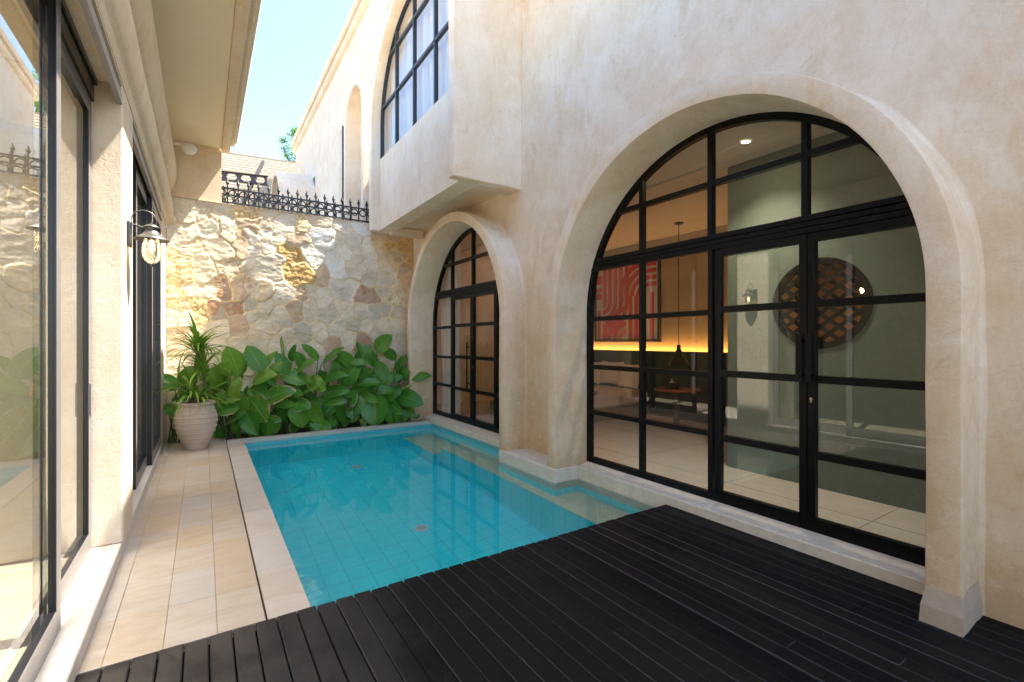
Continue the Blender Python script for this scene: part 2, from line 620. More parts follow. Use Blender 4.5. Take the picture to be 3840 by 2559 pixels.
# floor, left wall, back wall
p.add([(LX, 2.2, FZ), (3.6, 2.2, FZ), (3.6, BY, FZ), (LX, BY, FZ)], [(0, 1, 2, 3)], tone=.3)
p.add([(LX, 2.2, FZ), (LX, BY, FZ), (LX, BY, -.05), (LX, 2.2, -.05)], [(0, 1, 2, 3)], tone=.2)
p.add([(LX, BY, FZ), (3.6, BY, FZ), (3.6, BY, -.03), (LX, BY, -.03)], [(0, 1, 2, 3)], tone=.2)
p.add([(LX, 2.2, FZ), (3.6, 2.2, FZ), (3.6, 2.2, -.35), (LX, 2.2, -.35)], [(0, 1, 2, 3)], tone=.2)
# bench fronts
BZ1, BZ2 = -.53, -.86
p.add([(3.12, 2.2, FZ), (3.12, 6.79, FZ), (3.12, 6.79, BZ1), (3.12, 2.2, BZ1)], [(0, 1, 2, 3)], tone=0)
p.add([(3.12, 6.79, BZ2), (3.6, 6.79, BZ2), (3.6, 6.79, BZ1), (3.12, 6.79, BZ1)], [(0, 1, 2, 3)], tone=0)
p.add([(3.0, 6.79, FZ), (3.0, BY, FZ), (3.0, BY, BZ2), (3.0, 6.79, BZ2)], [(0, 1, 2, 3)], tone=0)
p.add([(3.0, 6.79, FZ), (3.12, 6.79, FZ), (3.12, 6.79, BZ2), (3.0, 6.79, BZ2)], [(0, 1, 2, 3)], tone=0)
# walls under the sills and the plinth
for x, y0, y1 in ((3.566, 2.2, 4.066), (3.236, 4.066, 5.228), (3.526, 5.228, BY)):
    p.add([(x, y0, -.9), (x, y1, -.9), (x, y1, -.02), (x, y0, -.02)], [(0, 1, 2, 3)], tone=.2)
for y, x0, x1 in ((4.066, 3.236, 3.566), (5.228, 3.236, 3.526)):
    p.add([(x0, y, -.9), (x1, y, -.9), (x1, y, -.02), (x0, y, -.02)], [(0, 1, 2, 3)], tone=.2)
pool = struct(p.build('pool_basin', M['pool']))
p = MB()
p.box(3.112, 3.60, 2.2, 6.798, BZ1 + .004, BZ1 + .03)
p.box(2.992, 3.60, 6.80, BY - .003, BZ2 + .004, BZ2 + .03)
struct(p.build('pool_bench', M['bench']))
w = MB()
w.add([(LX - .002, 2.5, ZW), (3.62, 2.5, ZW), (3.62, 8.082, ZW), (LX - .002, 8.082, ZW)], [(0, 1, 2, 3)])
struct(w.build('water', M['water']))

p = MB()
n = 26
vs, fs = [], []
for j in range(6):
    for i in range(n * 2):
        x = .292 + (3.57 - .292) * i / (n * 2 - 1)
        yy = 8.222 + (9.1 - 8.222) * j / 5
        vs.append((x, yy, -.04 + .05 * mnoise.noise((x * 4, yy * 4, 0))))
for j in range(5):
    for i in range(n * 2 - 1):
        a = j * n * 2 + i
        fs.append((a, a + 1, a + n * 2 + 1, a + n * 2))
p.add(vs, fs)
struct(p.build('soil', M['soil'], smooth=60))

drain_m = simple('white_drain_plastic', (.62, .70, .70), .4, var=.05)
for (x, y), lab in (((1.96, 7.34), 'far round drain cover on the pool floor beside the planting'), ((2.03, 4.93), 'near round drain cover on the pool floor before the dark deck')):
    o = thing('pool_drain', lab, 'pool drain', 'drain covers on the pool floor', (x, y, FZ))
    q = MB()
    q.lathe([(.0, .012), (.062, .012), (.064, .016), (.078, .016), (.082, .010), (.084, .0)], n=32)
    q.build('cover', drain_m, o, 40)
    q = MB()
    for a in range(12):
        ca, sa = math.cos(a * math.pi / 6), math.sin(a * math.pi / 6)
        q.bar((ca * .02, sa * .02, .0135), (ca * .055, sa * .055, .0135), .006, .004)
    q.lathe([(0, .018), (.008, .018), (.009, .012)], n=10)
    q.build('slot', simple('drain_slot', (.10, .35, .40), .6), o)
for (y, z, st, lab) in ((3.70, -.175, 0, 'white water inlet under the wide arched window, nearer the plastered pier'), (3.45, -.172, 1, 'ring shaped steel pool light under the wide arched window'),
                        (7.55, -.165, 0, 'white water inlet under the narrow arched doors'), (7.78, -.165, 1, 'ring shaped steel pool light under the narrow arched doors')):
    xx = 3.564 if y < 5 else 3.524
    o = thing('pool_light' if st else 'pool_inlet', lab, 'pool light' if st else 'pool inlet', 'fittings on the pool wall', (xx, y, z))
    q = MB()
    q.lathe([(.0, .004), (.020, .006), (.034, .010), (.040, .004), (.040, 0)], n=24)
    for i, v in enumerate(q.v):
        q.v[i] = (-v[2], v[0], v[1])
    q.build('flange', M['white'] if not st else simple('brushed_steel', (.45, .42, .36), .4, metal=.5), o, 40)
    q = MB()
    q.lathe([(.0, .012), (.014, .012), (.016, .005)], n=16)
    for i, v in enumerate(q.v):
        q.v[i] = (-v[2], v[0], v[1])
    q.build('lens' if st else 'nozzle', simple('pale_lens', (.55, .62, .58), .3), o, 40)

# ------------------------------------------------------------------ the arched house on the right
house = thing('arched_house', 'plastered house with two tall arched black windows and an overhanging bay', 'house')
TOP = 8.05  # unseen wall top, height chosen to keep sun off terrace and kerb


def wall_with_arches(x0, x1, arches, y0, y1, z0, z1, rad):
    """a wall whose round-headed openings are cut clean through; arches = (centre y, spring z, foot z)"""
    m = MB()
    yy = {y0, y1}
    for yc, zs, zf in arches:
        for i in range(41):
            q = yc - rad * math.cos(math.pi * i / 40)
            if y0 < q < y1:
                yy.add(q)
    yy = sorted(yy)

    def low(y, side):
        for yc, zs, zf in arches:
            if abs(y - yc) < rad - 1e-6 or (abs(abs(y - yc) - rad) < 1e-6 and (side > 0) == (y < yc)):
                return zs + math.sqrt(max(rad * rad - (y - yc) ** 2, 0)), zf
        return None
    for a, b in zip(yy[:-1], yy[1:]):
        la, lb = low(a, 1), low(b, -1)
        mid = low((a + b) / 2, 1)
        if mid is None:
            za = zb = z0
        else:
            za, zb = la[0], lb[0]
            if mid[1] > z0:
                for x in (x0, x1):
                    m.add([(x, a, z0), (x, b, z0), (x, b, mid[1]), (x, a, mid[1])], [(0, 1, 2, 3)])
        for x in (x0, x1):
            m.add([(x, a, za), (x, b, zb), (x, b, z1), (x, a, z1)], [(0, 1, 2, 3)])
        m.add([(x0, a, z1), (x1, a, z1), (x1, b, z1), (x0, b, z1)], [(0, 1, 2, 3)])
    for y, sd_ in ((y0, 1), (y1, -1)):
        lo_ = low(y, sd_)
        zb_ = z0 if lo_ is None else lo_[0]
        if zb_ < z1:
            m.add([(x0, y, zb_), (x1, y, zb_), (x1, y, z1), (x0, y, z1)], [(0, 1, 2, 3)])
    return m


def roughen(o, amp, cuts_len=.12, scale=3.):
    """slight hand-made unevenness for a plastered surface"""
    me = o.data
    bm = bmesh.new()
    bm.from_mesh(me)
    for _ in range(5):
        ed = [e for e in bm.edges if e.calc_length() > cuts_len]
        if not ed or len(bm.verts) > 60000:
            break
        bmesh.ops.subdivide_edges(bm, edges=ed, cuts=1, use_grid_fill=True)
    bmesh.ops.remove_doubles(bm, verts=bm.verts, dist=.0005)
    bm.normal_update()
    for v in bm.verts:
        q = v.co * scale
        v.co += v.normal * (amp * (mnoise.noise(q) + .5 * mnoise.noise(q * 2.7)))
    bm.to_mesh(me)
    bm.free()


ARCHES = [(BIG_Y, SPRING, 0), (SMALL_Y, SPRING, 0)]
wall_with_arches(XW, 3.775, ARCHES, -3.2, 8.05, -.3, TOP, 1.66).build('facade_wall', M['facade'], house)
wall_with_arches(XW, 3.775, ARCHES, 8.05, 9.3, -.3, 6.3, 1.66).build('facade_wall', M['facade'], house)  # unseen lower step, shaped to let sun onto the stone wall


def ring_profile(xf, xb, rin, rout, xw, c=.018, fillet=.07):
    p = [(rin, xb), (rin, xf + c), (rin + c * .3, xf + c * .3), (rin + c, xf), (rout - c, xf), (rout - c * .3, xf + c * .3), (rout, xf + c)]
    for i in range(1, 6):
        a = i / 5
        p.append((rout + fillet * (1 - math.cos(a * math.pi / 2)), xw - fillet + fillet * math.sin(a * math.pi / 2) + .004))
    p.append((rout + fillet, xb))
    return p


def soften(m, amp=.006, sc=2.3):
    for i, v in enumerate(m.v):
        q = Vector(v) * sc
        n1, n2, n3 = mnoise.noise(q), mnoise.noise(q + Vector((9, 3, 1))), mnoise.noise(q + Vector((2, 7, 5)))
        m.v[i] = (v[0] + amp * n1, v[1] + amp * n2, v[2] + amp * n3 * .5)


def leg_steps(m_, yc, zs, prof, z0, z0b, n=60):
    """arch with its legs cut into short lengths so that they can be uneven"""
    path = [(None, z0 + (zs - z0) * i / 14, 1) for i in range(14)] + [(180. * i / n, None, 0) for i in range(n + 1)] + [(None, zs + (z0b - zs) * i / 14, -1) for i in range(1, 15)]
    mm = len(prof)
    vs = []
    for a, z, side in path:
        for r, x in prof:
            vs.append((x, yc + side * r, z) if a is None else (x, yc + r * math.cos(R(a)), zs + r * math.sin(R(a))))
    fs = [(i * mm + k, i * mm + (k + 1) % mm, (i + 1) * mm + (k + 1) % mm, (i + 1) * mm + k) for i in range(len(path) - 1) for k in range(mm)]
    fs += [tuple(range(mm))[::-1], tuple((len(path) - 1) * mm + k for k in range(mm))]
    m_.add(vs, fs)
    soften(m_)
    return m_


pr = ring_profile(XR, 3.78, RIN, ROUT, XW, .009, .045)
# leg order: first leg is the high-y leg
leg_steps(MB(), BIG_Y, SPRING, pr, .06, .0).build('arch_surround', M['facade'], house, 24)
leg_steps(MB(), SMALL_Y, SPRING, pr, .0, .06).build('arch_surround', M['facade'], house, 24)
# flared foot of the near pier
ft = MB()
zs_ = [0, .04, .09, .125, .16, .19]
fl = [.028, .027, .023, .013, .005, -.002]
for i in range(len(zs_)):
    e = fl[i]
    ft.v += [(XR - e, .75 - e * .5, zs_[i]), (XR - e, .895 + e * .6, zs_[i]), (3.60, .895 + e * .4, zs_[i]), (3.60, .75 - e * .5, zs_[i])]
for i in range(len(zs_) - 1):
    for k in range(4):
        ft.f.append((i * 4 + k, i * 4 + (k + 1) % 4, (i + 1) * 4 + (k + 1) % 4, (i + 1) * 4 + k))
ft.tone = [0.] * len(ft.v)
fo = ft.build('pier_foot', simple('worn_foot_plaster', (.43, .325, .23), .9, var=.25, scale=7, bump=.6), house)
roughen(fo, .005, .05, 8)

# sills and plinth, sills fall slightly outward
def sill(y0, y1, xf, ztop_f, ztop_b):
    m = MB()
    c = .008
    prof = [(xf, -.30), (xf, ztop_f - c), (xf + c, ztop_f), (3.71, ztop_b), (3.71, -.30)]
    m.extrude_y(prof, y0, y1)
    return m


s_ = sill(.80, 4.058, XW - .012, .078, .118)
s_.build('window_sill', M['sill'], house)
s_ = sill(5.236, 8.405, 3.53, .072, .108)
s_.build('window_sill', M['sill'], house)
m = MB()
m.box(3.226, 3.74, 4.06, 5.234, -.30, .085, b=.008)
m.build('plinth', M['sill'], house)


# steel windows ---------------------------------------------------------
def arch_z(y, yc, r):
    return SPRING + math.sqrt(max(r * r - (y - yc) ** 2, 0))


def arched_window(yc, door, label=None):
    """black steel screen filling an arch: rim, mullions, muntins, transom, a pair of leaves; glass and handles as sub-parts"""
    f = MB()
    x0, x1 = XG, XG + .06
    rin = 1.53
    prof = [(rin, x0), (rin, x1), (1.60, x1), (1.60, x0)]
    f.arch(yc, SPRING, prof, .10)
    hw = .022
    cols = [yc + .785, yc + .785 - .775 * 1 + .0, ]
    ms = [yc + .785, yc + .02, yc - .775]
    if door == 'right':
        vert = [(yc + .785, .18, 9, hw), (yc + .005, .18, 9, hw)]
        leaf = (yc - 1.53, yc - .045)
        ctr = yc - .785
    else:
        vert = [(yc + .785, .18, 9, hw), (yc - .755, .18, 9, hw)]
        leaf = (yc - .745, yc + .765)
        ctr = yc + .01
    up = [yc + .785, yc + .01, yc - .765]
    ZT0, ZT1 = 2.29, 2.425
    for y, za, zb, h in vert:
        f.box(x0 + .001, x1 - .001, y - h, y + h, .175, ZT0)
    for y in up:
        f.box(x0 + .001, x1 - .001, y - hw, y + hw, ZT1, arch_z(y, yc, 1.56))
    # transom of three stepped bars
    hw_y = 1.56
    for a, b, o in ((ZT0, 2.335, 0.), (2.338, 2.378, .006), (2.381, ZT1, 0.)):
        f.box(x0 - .004 + o, x1 - .002, yc - hw_y, yc + hw_y, a, b, b=.004)
    f.box(x0 + .012, x1 - .006, yc - hw_y, yc + hw_y, ZT0 + .01, ZT1 - .01)
    # bottom rail
    f.box(x0 - .002, x1, yc - 1.555, yc + 1.555, .112, .178, b=.006)
    # muntins of the fixed part, lower
    for z in (.69, 1.205, 1.75):
        for a, b in ((yc + .80, yc + 1.545),) + (((yc + .02, yc + .77),) if door == 'right' else ((yc - 1.545, yc - .775),)):
            f.box(x0 + .002, x1 - .004, a, b, z - .024, z + .024)
    f.box(x0 + .002, x1 - .004, yc - math.sqrt(1.56 ** 2 - (2.875 - SPRING) ** 2), yc + math.sqrt(1.56 ** 2 - (2.875 - SPRING) ** 2), 2.851, 2.899)
    o = f.build('arched_window', M['black_steel'], house)
    # the pair of door leaves
    a, b = leaf
    for lo, hi in ((a, ctr - .003), (ctr + .003, b)):
        l = MB()
        xa, xb = x0 - .006, x1 - .012
        st = .052
        l.box(xa, xb, lo, lo + st, .135, 2.285, b=.004)
        l.box(xa, xb, hi - st, hi, .135, 2.285, b=.004)
        l.box(xa + .001, xb, lo + st, hi - st, .137, .215)
        l.box(xa + .001, xb, lo + st, hi - st, 2.225, 2.283)
        for z in (.672, 1.222, 1.77):
            l.box(xa + .004, xb - .004, lo + st, hi - st, z - .027, z + .027)
        l.build('door_leaf', M['black_steel'], o)
    for sg in (-1, 1):
        h = MB()
        yy = ctr + sg * .032
        if door == 'right':
            h.box(x0 - .062, x0 - .050, yy - .019, yy + .019, 1.20, 1.553, b=.002)
            for z in (1.25, 1.50):
                h.box(x0 - .050, x0 - .004, yy - .010, yy + .010, z - .012, z + .012)
        else:
            yy = ctr + sg * .075
            h.box(x0 - .062, x0 - .044, yy - .012, yy + .012, .70, 1.48, b=.003)
            for z in (.80, 1.40):
                h.tube([(x0 - .05, yy, z), (x0 - .004, yy, z)], .009)
        h.build('door_handle', M['black_steel'], o)
    q = MB()
    q.lathe([(0, .004), (.009, .004), (.010, 0)], n=14)
    for i, v in enumerate(q.v):
        q.v[i] = (x0 - .007 - v[2], ctr - .03 + v[0], 1.08 + v[1])
    q.box(x0 - .011, x0 - .006, ctr - .034, ctr - .026, 1.052, 1.076)
    q.build('lock_cylinder', simple('brass_nickel', (.55, .48, .38), .3, metal=.8), o)
    gl = MB()
    pts = [(XG + .035, yc - 1.57, .12)] + [(XG + .035, yc + 1.57 * math.cos(R(180 - a)), SPRING + 1.57 * math.sin(R(180 - a))) for a in range(0, 181, 4)] + [(XG + .035, yc + 1.57, .12)]
    gl.add(pts, [tuple(range(len(pts)))])
    gl.build('window_glass', M['glass'], o)
    return o


arched_window(BIG_Y, 'right')
arched_window(SMALL_Y, 'middle')

# overhanging bay -------------------------------------------------------
BXF, BY0, BY1, BZ0 = 2.56, 5.209, 8.722, 3.53
byc, bsp, bri, bro = 6.965, 5.39, 1.605, 1.757
m = MB()
bp = [(bri, 2.80), (bri, BXF + .014), (bri + .006, BXF + .004), (bri + .016, BXF), (bro - .016, BXF), (bro - .006, BXF + .004), (bro, BXF + .014), (bro, 3.60)]
path = [(None, BZ0 + (bsp - BZ0) * i / 10, 1) for i in range(10)] + [(124. * i / 44, None, 0) for i in range(45)]
mm = len(bp)
for a, z, side in path:
    for r, x in bp:
        m.v.append((x, byc + side * r, z) if a is None else (x, byc + r * math.cos(R(a)), bsp + r * math.sin(R(a))))
for i in range(len(path) - 1):
    for k_ in range(mm - 1):
        m.f.append((i * mm + k_, i * mm + k_ + 1, (i + 1) * mm + k_ + 1, (i + 1) * mm + k_))
    m.f.append((i * mm + mm - 1, i * mm, (i + 1) * mm, (i + 1) * mm + mm - 1))
m.f += [tuple(range(mm))[::-1], tuple((len(path) - 1) * mm + k_ for k_ in range(mm))]
m.tone = [0.] * len(m.v)
soften(m, .004)
m.build('bay_surround', M['upper'], house, 35)
m = MB()
m.box(BXF, 3.58, BY0, BY0 + .146, BZ0, 7.16, b=.012)  # unseen top of the fin lowered to let sun past
m.build('bay_fin', M['upper'], house)
m = MB()
m.extrude_y([(2.711, BZ0 + .003), (2.711, 4.824), (2.718, 4.833), (2.98, 4.855), (2.98, BZ0 + .003)], BY0 + .140, BY1 - .12)
m.build('bay_parapet', M['upper'], house)
m = MB()
m.box(2.97, 3.58, BY0 + .14, BY1 - .02, BZ0 + .085, BZ0 + .24)
m.box(2.96, 3.58, BY0 + .145, BY0 + .30, BZ0 + .004, BZ0 + .09)
m.build('bay_floor', M['shade_plaster'], house)
m = MB()
m.box(2.90, 3.50, 8.42, 8.60, 3.47, 3.60, b=.006)
m.build('bay_beam', M['shade_plaster'], house)
m = MB()
m.box(2.60, 3.58, BY0 + .05, 7.9, 7.16, 7.24)  # unseen roof, kept low and short so sun clears it
m.build('bay_roof', M['upper'], house)
# window of the bay
f = MB()
fx0, fx1 = 2.725, 2.785
f.arch(byc, bsp + .02, [(1.565, fx0), (1.565, fx1), (1.64, fx1), (1.64, fx0)], 4.80, a0=0, a1=180, n=48)
for y in (byc + .795, byc - .005, byc - .805):
    f.box(fx0 + .002, fx1 - .002, y - .022, y + .022, 4.80, bsp + .02 + math.sqrt(1.6 ** 2 - (y - byc) ** 2), b=.003)
f.box(fx0 + .002, fx1 - .004, byc - 1.57, byc + 1.57, 5.725, 5.773, b=.003)
f.box(fx0 + .002, fx1 - .004, byc - 1.28, byc + 1.28, 6.50, 6.548, b=.003)
bw = f.build('bay_window', M['blue_steel'], house)
gl = MB()
gx = 2.76
pts = [(gx, byc - 1.6, 4.82)] + [(gx, byc + 1.6 * math.cos(R(180 - a)), bsp + .02 + 1.6 * math.sin(R(180 - a))) for a in range(0, 181, 4)] + [(gx, byc + 1.6, 4.82)]
gl.add(pts, [tuple(range(len(pts)))])
gl.build('window_glass', M['glass_up'], bw)
# room of the bay behind
m = MB()
m.box(4.9, 5.0, 4.6, 8.2, 3.7, 7.12)
m.box(3.6, 4.9, 4.5, 4.6, 3.7, 7.12)
m.box(3.0, 4.9, 8.2, 8.28, 4.9, 7.0)
m.box(2.96, 4.9, 4.6, 8.2, 7.04, 7.12)
m.build('bedroom_wall', simple('bedroom_paint', (.6, .56, .5), .8), house)

# rooms behind the arched windows ---------------------------------------
FZI = .112
green = NT('green_stucco')
c = green.coords()
n1 = green.noise(c, 1.6, 7, .65, .8)
n2 = green.noise(c, 14, 7, .7, 2.2)
kk = green.mix(n1, (.105, .145, .12), (.165, .205, .165))
kk = green.mix(green.math('MULTIPLY', green.ramp(n2, [(.5, (0, 0, 0)), (.68, (1, 1, 1))]), .4), kk, (.22, .255, .205))
M['green'] = green.pbsdf(kk, .55, green.bump(n2, .35, .01), .35)
m = MB()
m.box(3.76, 11.6, -3.2, 14.5, -.2, FZI)
m.build('room_floor', M['floor_in'], house)
# joints in the floor
m = MB()
for y in np.arange(.3, 14, 1.2):
    m.box(3.78, 11.5, y, y + .004, FZI, FZI + .0015)
for x in (4.30, 5.50, 6.70, 7.9):
    m.box(x, x + .004, -3, 14, FZI, FZI + .0016)
m.build('floor_joint', simple('floor_joint', (.22, .18, .14), .8), house)
# green partition with a round opening
GX, GE = 4.85, 3.04
CY, CZ, CR = 2.115, 1.855, .425
m = MB()
N = 64
for xx in (GX, GX + .16):
    outer, inner = [], []
    for i in range(N):
        a = 2 * math.pi * i / N
        ca, sa = math.cos(a), math.sin(a)
        s1 = min(((GE - CY) / ca if ca > 1e-6 else 9e9), ((-3.2 - CY) / ca if ca < -1e-6 else 9e9), ((3.62 - CZ) / sa if sa > 1e-6 else 9e9), ((FZI - CZ) / sa if sa < -1e-6 else 9e9))
        outer.append((xx, CY + ca * s1, CZ + sa * s1))
        inner.append((xx, CY + ca * CR, CZ + sa * CR))
    o_ = len(m.v)
    m.add(outer + inner, [(i, (i + 1) % N, N + (i + 1) % N, N + i) for i in range(N)])
    # corners that the fan leaves open
    for cy_, cz_ in ((GE, 3.62), (-3.2, 3.62), (-3.2, FZI), (GE, FZI)):
        best = sorted(range(N), key=lambda i: (outer[i][1] - cy_) ** 2 + (outer[i][2] - cz_) ** 2)
        e1 = [i for i in best if abs(outer[i][1] - cy_) < 1e-6][:1]
        e2 = [i for i in best if abs(outer[i][2] - cz_) < 1e-6][:1]
        if e1 and e2:
            m.add([outer[e1[0]], outer[e2[0]], (xx, cy_, cz_)], [(0, 1, 2)])
m.add([(GX, GE, FZI), (GX + .16, GE, FZI), (GX + .16, GE, 3.62), (GX, GE, 3.62)], [(0, 1, 2, 3)])
ring_v = [(xx, CY + CR * math.cos(2 * math.pi * i / N), CZ + CR * math.sin(2 * math.pi * i / N)) for xx in (GX, GX + .16) for i in range(N)]
m.add(ring_v, [(i, (i + 1) % N, N + (i + 1) % N, N + i) for i in range(N)])
m.build('green_wall', M['green'], house)
# round lattice
dark_wood = simple('dark_lattice_wood', (.0035, .003, .003), .6, spec=.1, var=.2)
f = MB()
q = MB()
for r, x in ((CR - .052, 0), (CR - .052, .055), (CR + .004, .055), (CR + .004, 0), (CR - .052, 0)):
    q.v += [(GX - .012 + x, CY + r * math.cos(2 * math.pi * i / N), CZ + r * math.sin(2 * math.pi * i / N)) for i in range(N)]
for j in range(4):
    for i in range(N):
        q.f.append((j * N + i, j * N + (i + 1) % N, (j + 1) * N + (i + 1) % N, (j + 1) * N + i))
q.tone = [0.] * len(q.v)
rw = q.build('round_window', dark_wood, house, 40)
q = MB()
for sgn in (1, -1):
    for i in range(-4, 5):
        off = i * .098 + .02
        if abs(off) > CR - .04:
            continue
        hl = math.sqrt((CR - .03) ** 2 - off ** 2)
        ca = math.cos(R(38))
        sa = math.sin(R(38)) * sgn
        nx, nz = -sa, ca
        p0 = (GX + .012 + .014 * (sgn > 0), CY + nx * off - ca * hl, CZ + nz * off - sa * hl)
        p1 = (GX + .012 + .014 * (sgn > 0), CY + nx * off + ca * hl, CZ + nz * off + sa * hl)
        q.bar(p0, p1, .038, .012, up=(1, 0, 0))
q.build('lattice', dark_wood, rw)
# little lit room behind the lattice
amber = simple('amber_wall', (.50, .22, .06), .8, var=.1)
m = MB()
m.box(6.3, 6.4, -3.2, GE, FZI, 3.6)
m.box(5.02, 6.3, GE - .1, GE - .01, FZI, 3.6)
m.build('bathroom_wall', amber, house)
for (y, z), lab in (((2.02, 2.02), 'small amber lamp glowing behind the round lattice, upper of two'), ((2.02, 1.50), 'small amber lamp glowing behind the round lattice, lower of two')):
    o = thing('vanity_lamp', lab, 'lamp', 'lamps behind the round lattice', (5.6, y, z))
    q = MB()
    q.lathe([(0, -.04), (.03, -.035), (.04, 0), (.03, .035), (0, .04)], n=14)
    q.build('bulb', emit('amber_glow', (1, .62, .22), 6), o, 60)
    q = MB()
    q.lathe([(.012, .035), (.02, .05), (.055, .03), (.06, .025)], n=14)
    q.build('lamp_shade', dark_wood, o, 60)
# living room: art wall, ceiling, end walls
AX = 7.2
m = MB()
m.box(AX, AX + .1, GE + .02, 14.5, FZI, 3.42)
artw = NT('ochre_stucco')
c = artw.coords()
n1 = artw.noise(c, 1.3, 6, .6, .5)
kk = artw.mix(n1, (.50, .38, .22), (.60, .47, .29))
m.build('art_wall', artw.pbsdf(kk, .8, artw.bump(artw.noise(c, 30, 5, .6), .2, .008), .2), house)
m = MB()
m.box(GX + .17, AX, GE - .008, GE + .03, FZI, 3.42)
m.build('partition', simple('brown_paint', (.50, .40, .29), .8, var=.05), house)
m = MB()
m.box(3.78, AX + .1, 10.32, 10.42, FZI, 3.6)
m.build('room_end_wall', simple('dark_panel', (.10, .075, .055), .7, var=.1), house)
ceil_m = simple('ceiling_paint', (.62, .55, .46), .85, var=.03, scale=2)
m = MB()
m.box(3.78, AX + .1, -3.2, 14.5, 3.42, 3.50)
m.box(4.62, 4.66, -3.2, 14.5, 3.395, 3.421)
m.build('ceiling', ceil_m, house)
m = MB()
m.box(AX - .10, AX - .06, GE + .06, 10.2, 1.27, 1.29)
m.box(5.75, 6.25, 10.24, 10.28, 1.27, 1.29)
m.build('light_strip', emit('warm_strip', (1, .50, .14), 7), house)
m = MB()
m.box(AX - .14, AX, GE + .05, 14.2, FZI, 1.262)
m.box(AX - .14, AX - .12, GE + .05, 10.2, 1.262, 1.315)
m.box(5.2, AX - .15, 10.20, 10.31, FZI, 1.262)
m.box(5.2, AX - .15, 10.20, 10.215, 1.262, 1.315)
m.build('headboard', simple('dark_green_panel', (.012, .022, .017), .5), house)
o = thing('downlight', 'lit round spotlight recessed in the ceiling behind the wide arched window', 'ceiling light')
DLX, DLY, DLZ = 0, 0, 3.418
q_ = spot(2797, 530, 3.0)
tt = (3.418 - CAM_H) / (q_.z - CAM_H)
dl = Vector((q_.x * tt, q_.y * tt, 3.418))
o.location = dl
lp = bpy.data.lights.new('downlight_beam', 'SPOT')
lp.energy = 34
lp.color = (1, .86, .66)
lp.spot_size = R(110)
lp.spot_blend = 1.
lp.shadow_soft_size = .04
lo = bpy.data.objects.new('downlight_beam', lp)
col.objects.link(lo)
lo.location = dl + Vector((0, 0, -.02))
q = MB()
q.lathe([(0, .0), (.032, .0)], n=20)
q.build('bulb', emit('downlight_glow', (1, .80, .5), 60), o)
q = MB()
q.lathe([(.033, .0), (.034, -.006), (.05, -.008), (.055, .0)], n=24)
q.build('rim', M['white'], o, 40)

# furniture seen through the glass
linen = simple('linen', (.74, .64, .53), .9, var=.08, scale=20, bump=.2)
o = thing('bed', 'wide low bed with pale linen against the dark green headboard', 'bed')
m = MB()
m.box(4.9, AX - .15, 6.0, 8.2, .30, .58, b=.06)
m.build('mattress', linen, o, 40)
m = MB()
m.box(4.86, AX - .15, 5.97, 8.23, FZI, .30, b=.02)
m.build('bed_base', simple('bed_base_cloth', (.24, .19, .155), .9), o)
m = MB()
m.box(4.88, 5.75, 5.985, 8.215, .575, .63, b=.03)
m.build('blanket', simple('taupe_blanket', (.50, .42, .35), .95, bump=.4), o)


def cushion(mat, w, h, t_, bend=.1):
    m = MB()
    n = 12
    vs = []
    for s in (1, -1):
        for j in range(n + 1):
            for i in range(n + 1):
                a, b = 2 * i / n - 1, 2 * j / n - 1
                th = t_ * (max(0, 1 - a ** 4) * max(0, 1 - b ** 4)) ** .5
                pin = 1 - .07 * (1 - abs(a)) * 0 - .08 * (abs(b) < .999) * (1 - a * a) * 0
                vs.append((s * th, a * w / 2 * (1 - .06 * (1 - b * b)), b * h / 2 * (1 - .10 * (1 - a * a))))
    fs = []
    k2 = (n + 1) * (n + 1)
    for s in range(2):
        for j in range(n):
            for i in range(n):
                a = s * k2 + j * (n + 1) + i
                fs.append((a, a + 1, a + n + 2, a + n + 1))
    m.add(vs, fs)
    return m


pil = None
for i, (y, x, z, lab) in enumerate(((6.32, 6.86, .83, 'pale square pillow on the bed, beside the pendant lamp'), (6.85, 6.90, .86, 'pale square pillow in the middle of the row on the bed'),
                                    (7.36, 6.86, .84, 'pale square pillow at the window frame end of the bed'), (7.85, 6.9, .85, 'pale square pillow behind the others on the bed'))):
    if pil is None:
        pil = cushion(simple('pillow_linen', (.76, .65, .52), .9, bump=.2, scale=25), .56, .48, .085).build('pillow', bpy.data.materials['pillow_linen'], None, 60)
        pl = pil
    else:
        pl = pil.copy()
        col.objects.link(pl)
    pl.location = (x, y, z)
    pl.rotation_euler = (0, R(14), R((-6, 5, -3, 8)[i]))
    tag(pl, lab, 'pillow', 'pillows on the bed')

# framed print: interlaced bands, a plain design of its own
o = thing('painting', 'framed red and cream print of curving bands on the ochre wall', 'painting')
AY0, AY1, AZ0, AZ1 = 5.90, 7.56, 1.535, 3.16
m = MB()
for a, b, c_, e in ((AY0 - .05, AY0, AZ0 - .05, AZ1 + .05), (AY1, AY1 + .05, AZ0 - .05, AZ1 + .05), (AY0, AY1, AZ0 - .05, AZ0), (AY0, AY1, AZ1, AZ1 + .05)):
    m.box(AX - .05, AX - .002, a, b, c_, e)
m.build('frame', simple('thin_black_frame', (.02, .017, .015), .5), o)
m = MB()
m.box(AX - .028, AX - .004, AY0, AY1, AZ0, AZ1)
m.build('canvas', simple('cream_paper', (.82, .74, .62), .8, var=.04), o)
red = MB()


def band(y0, y1, z0, z1):
    red.box(AX - .032, AX - .026, AY1 - y1, AY1 - y0, AZ0 + z0, AZ0 + z1)


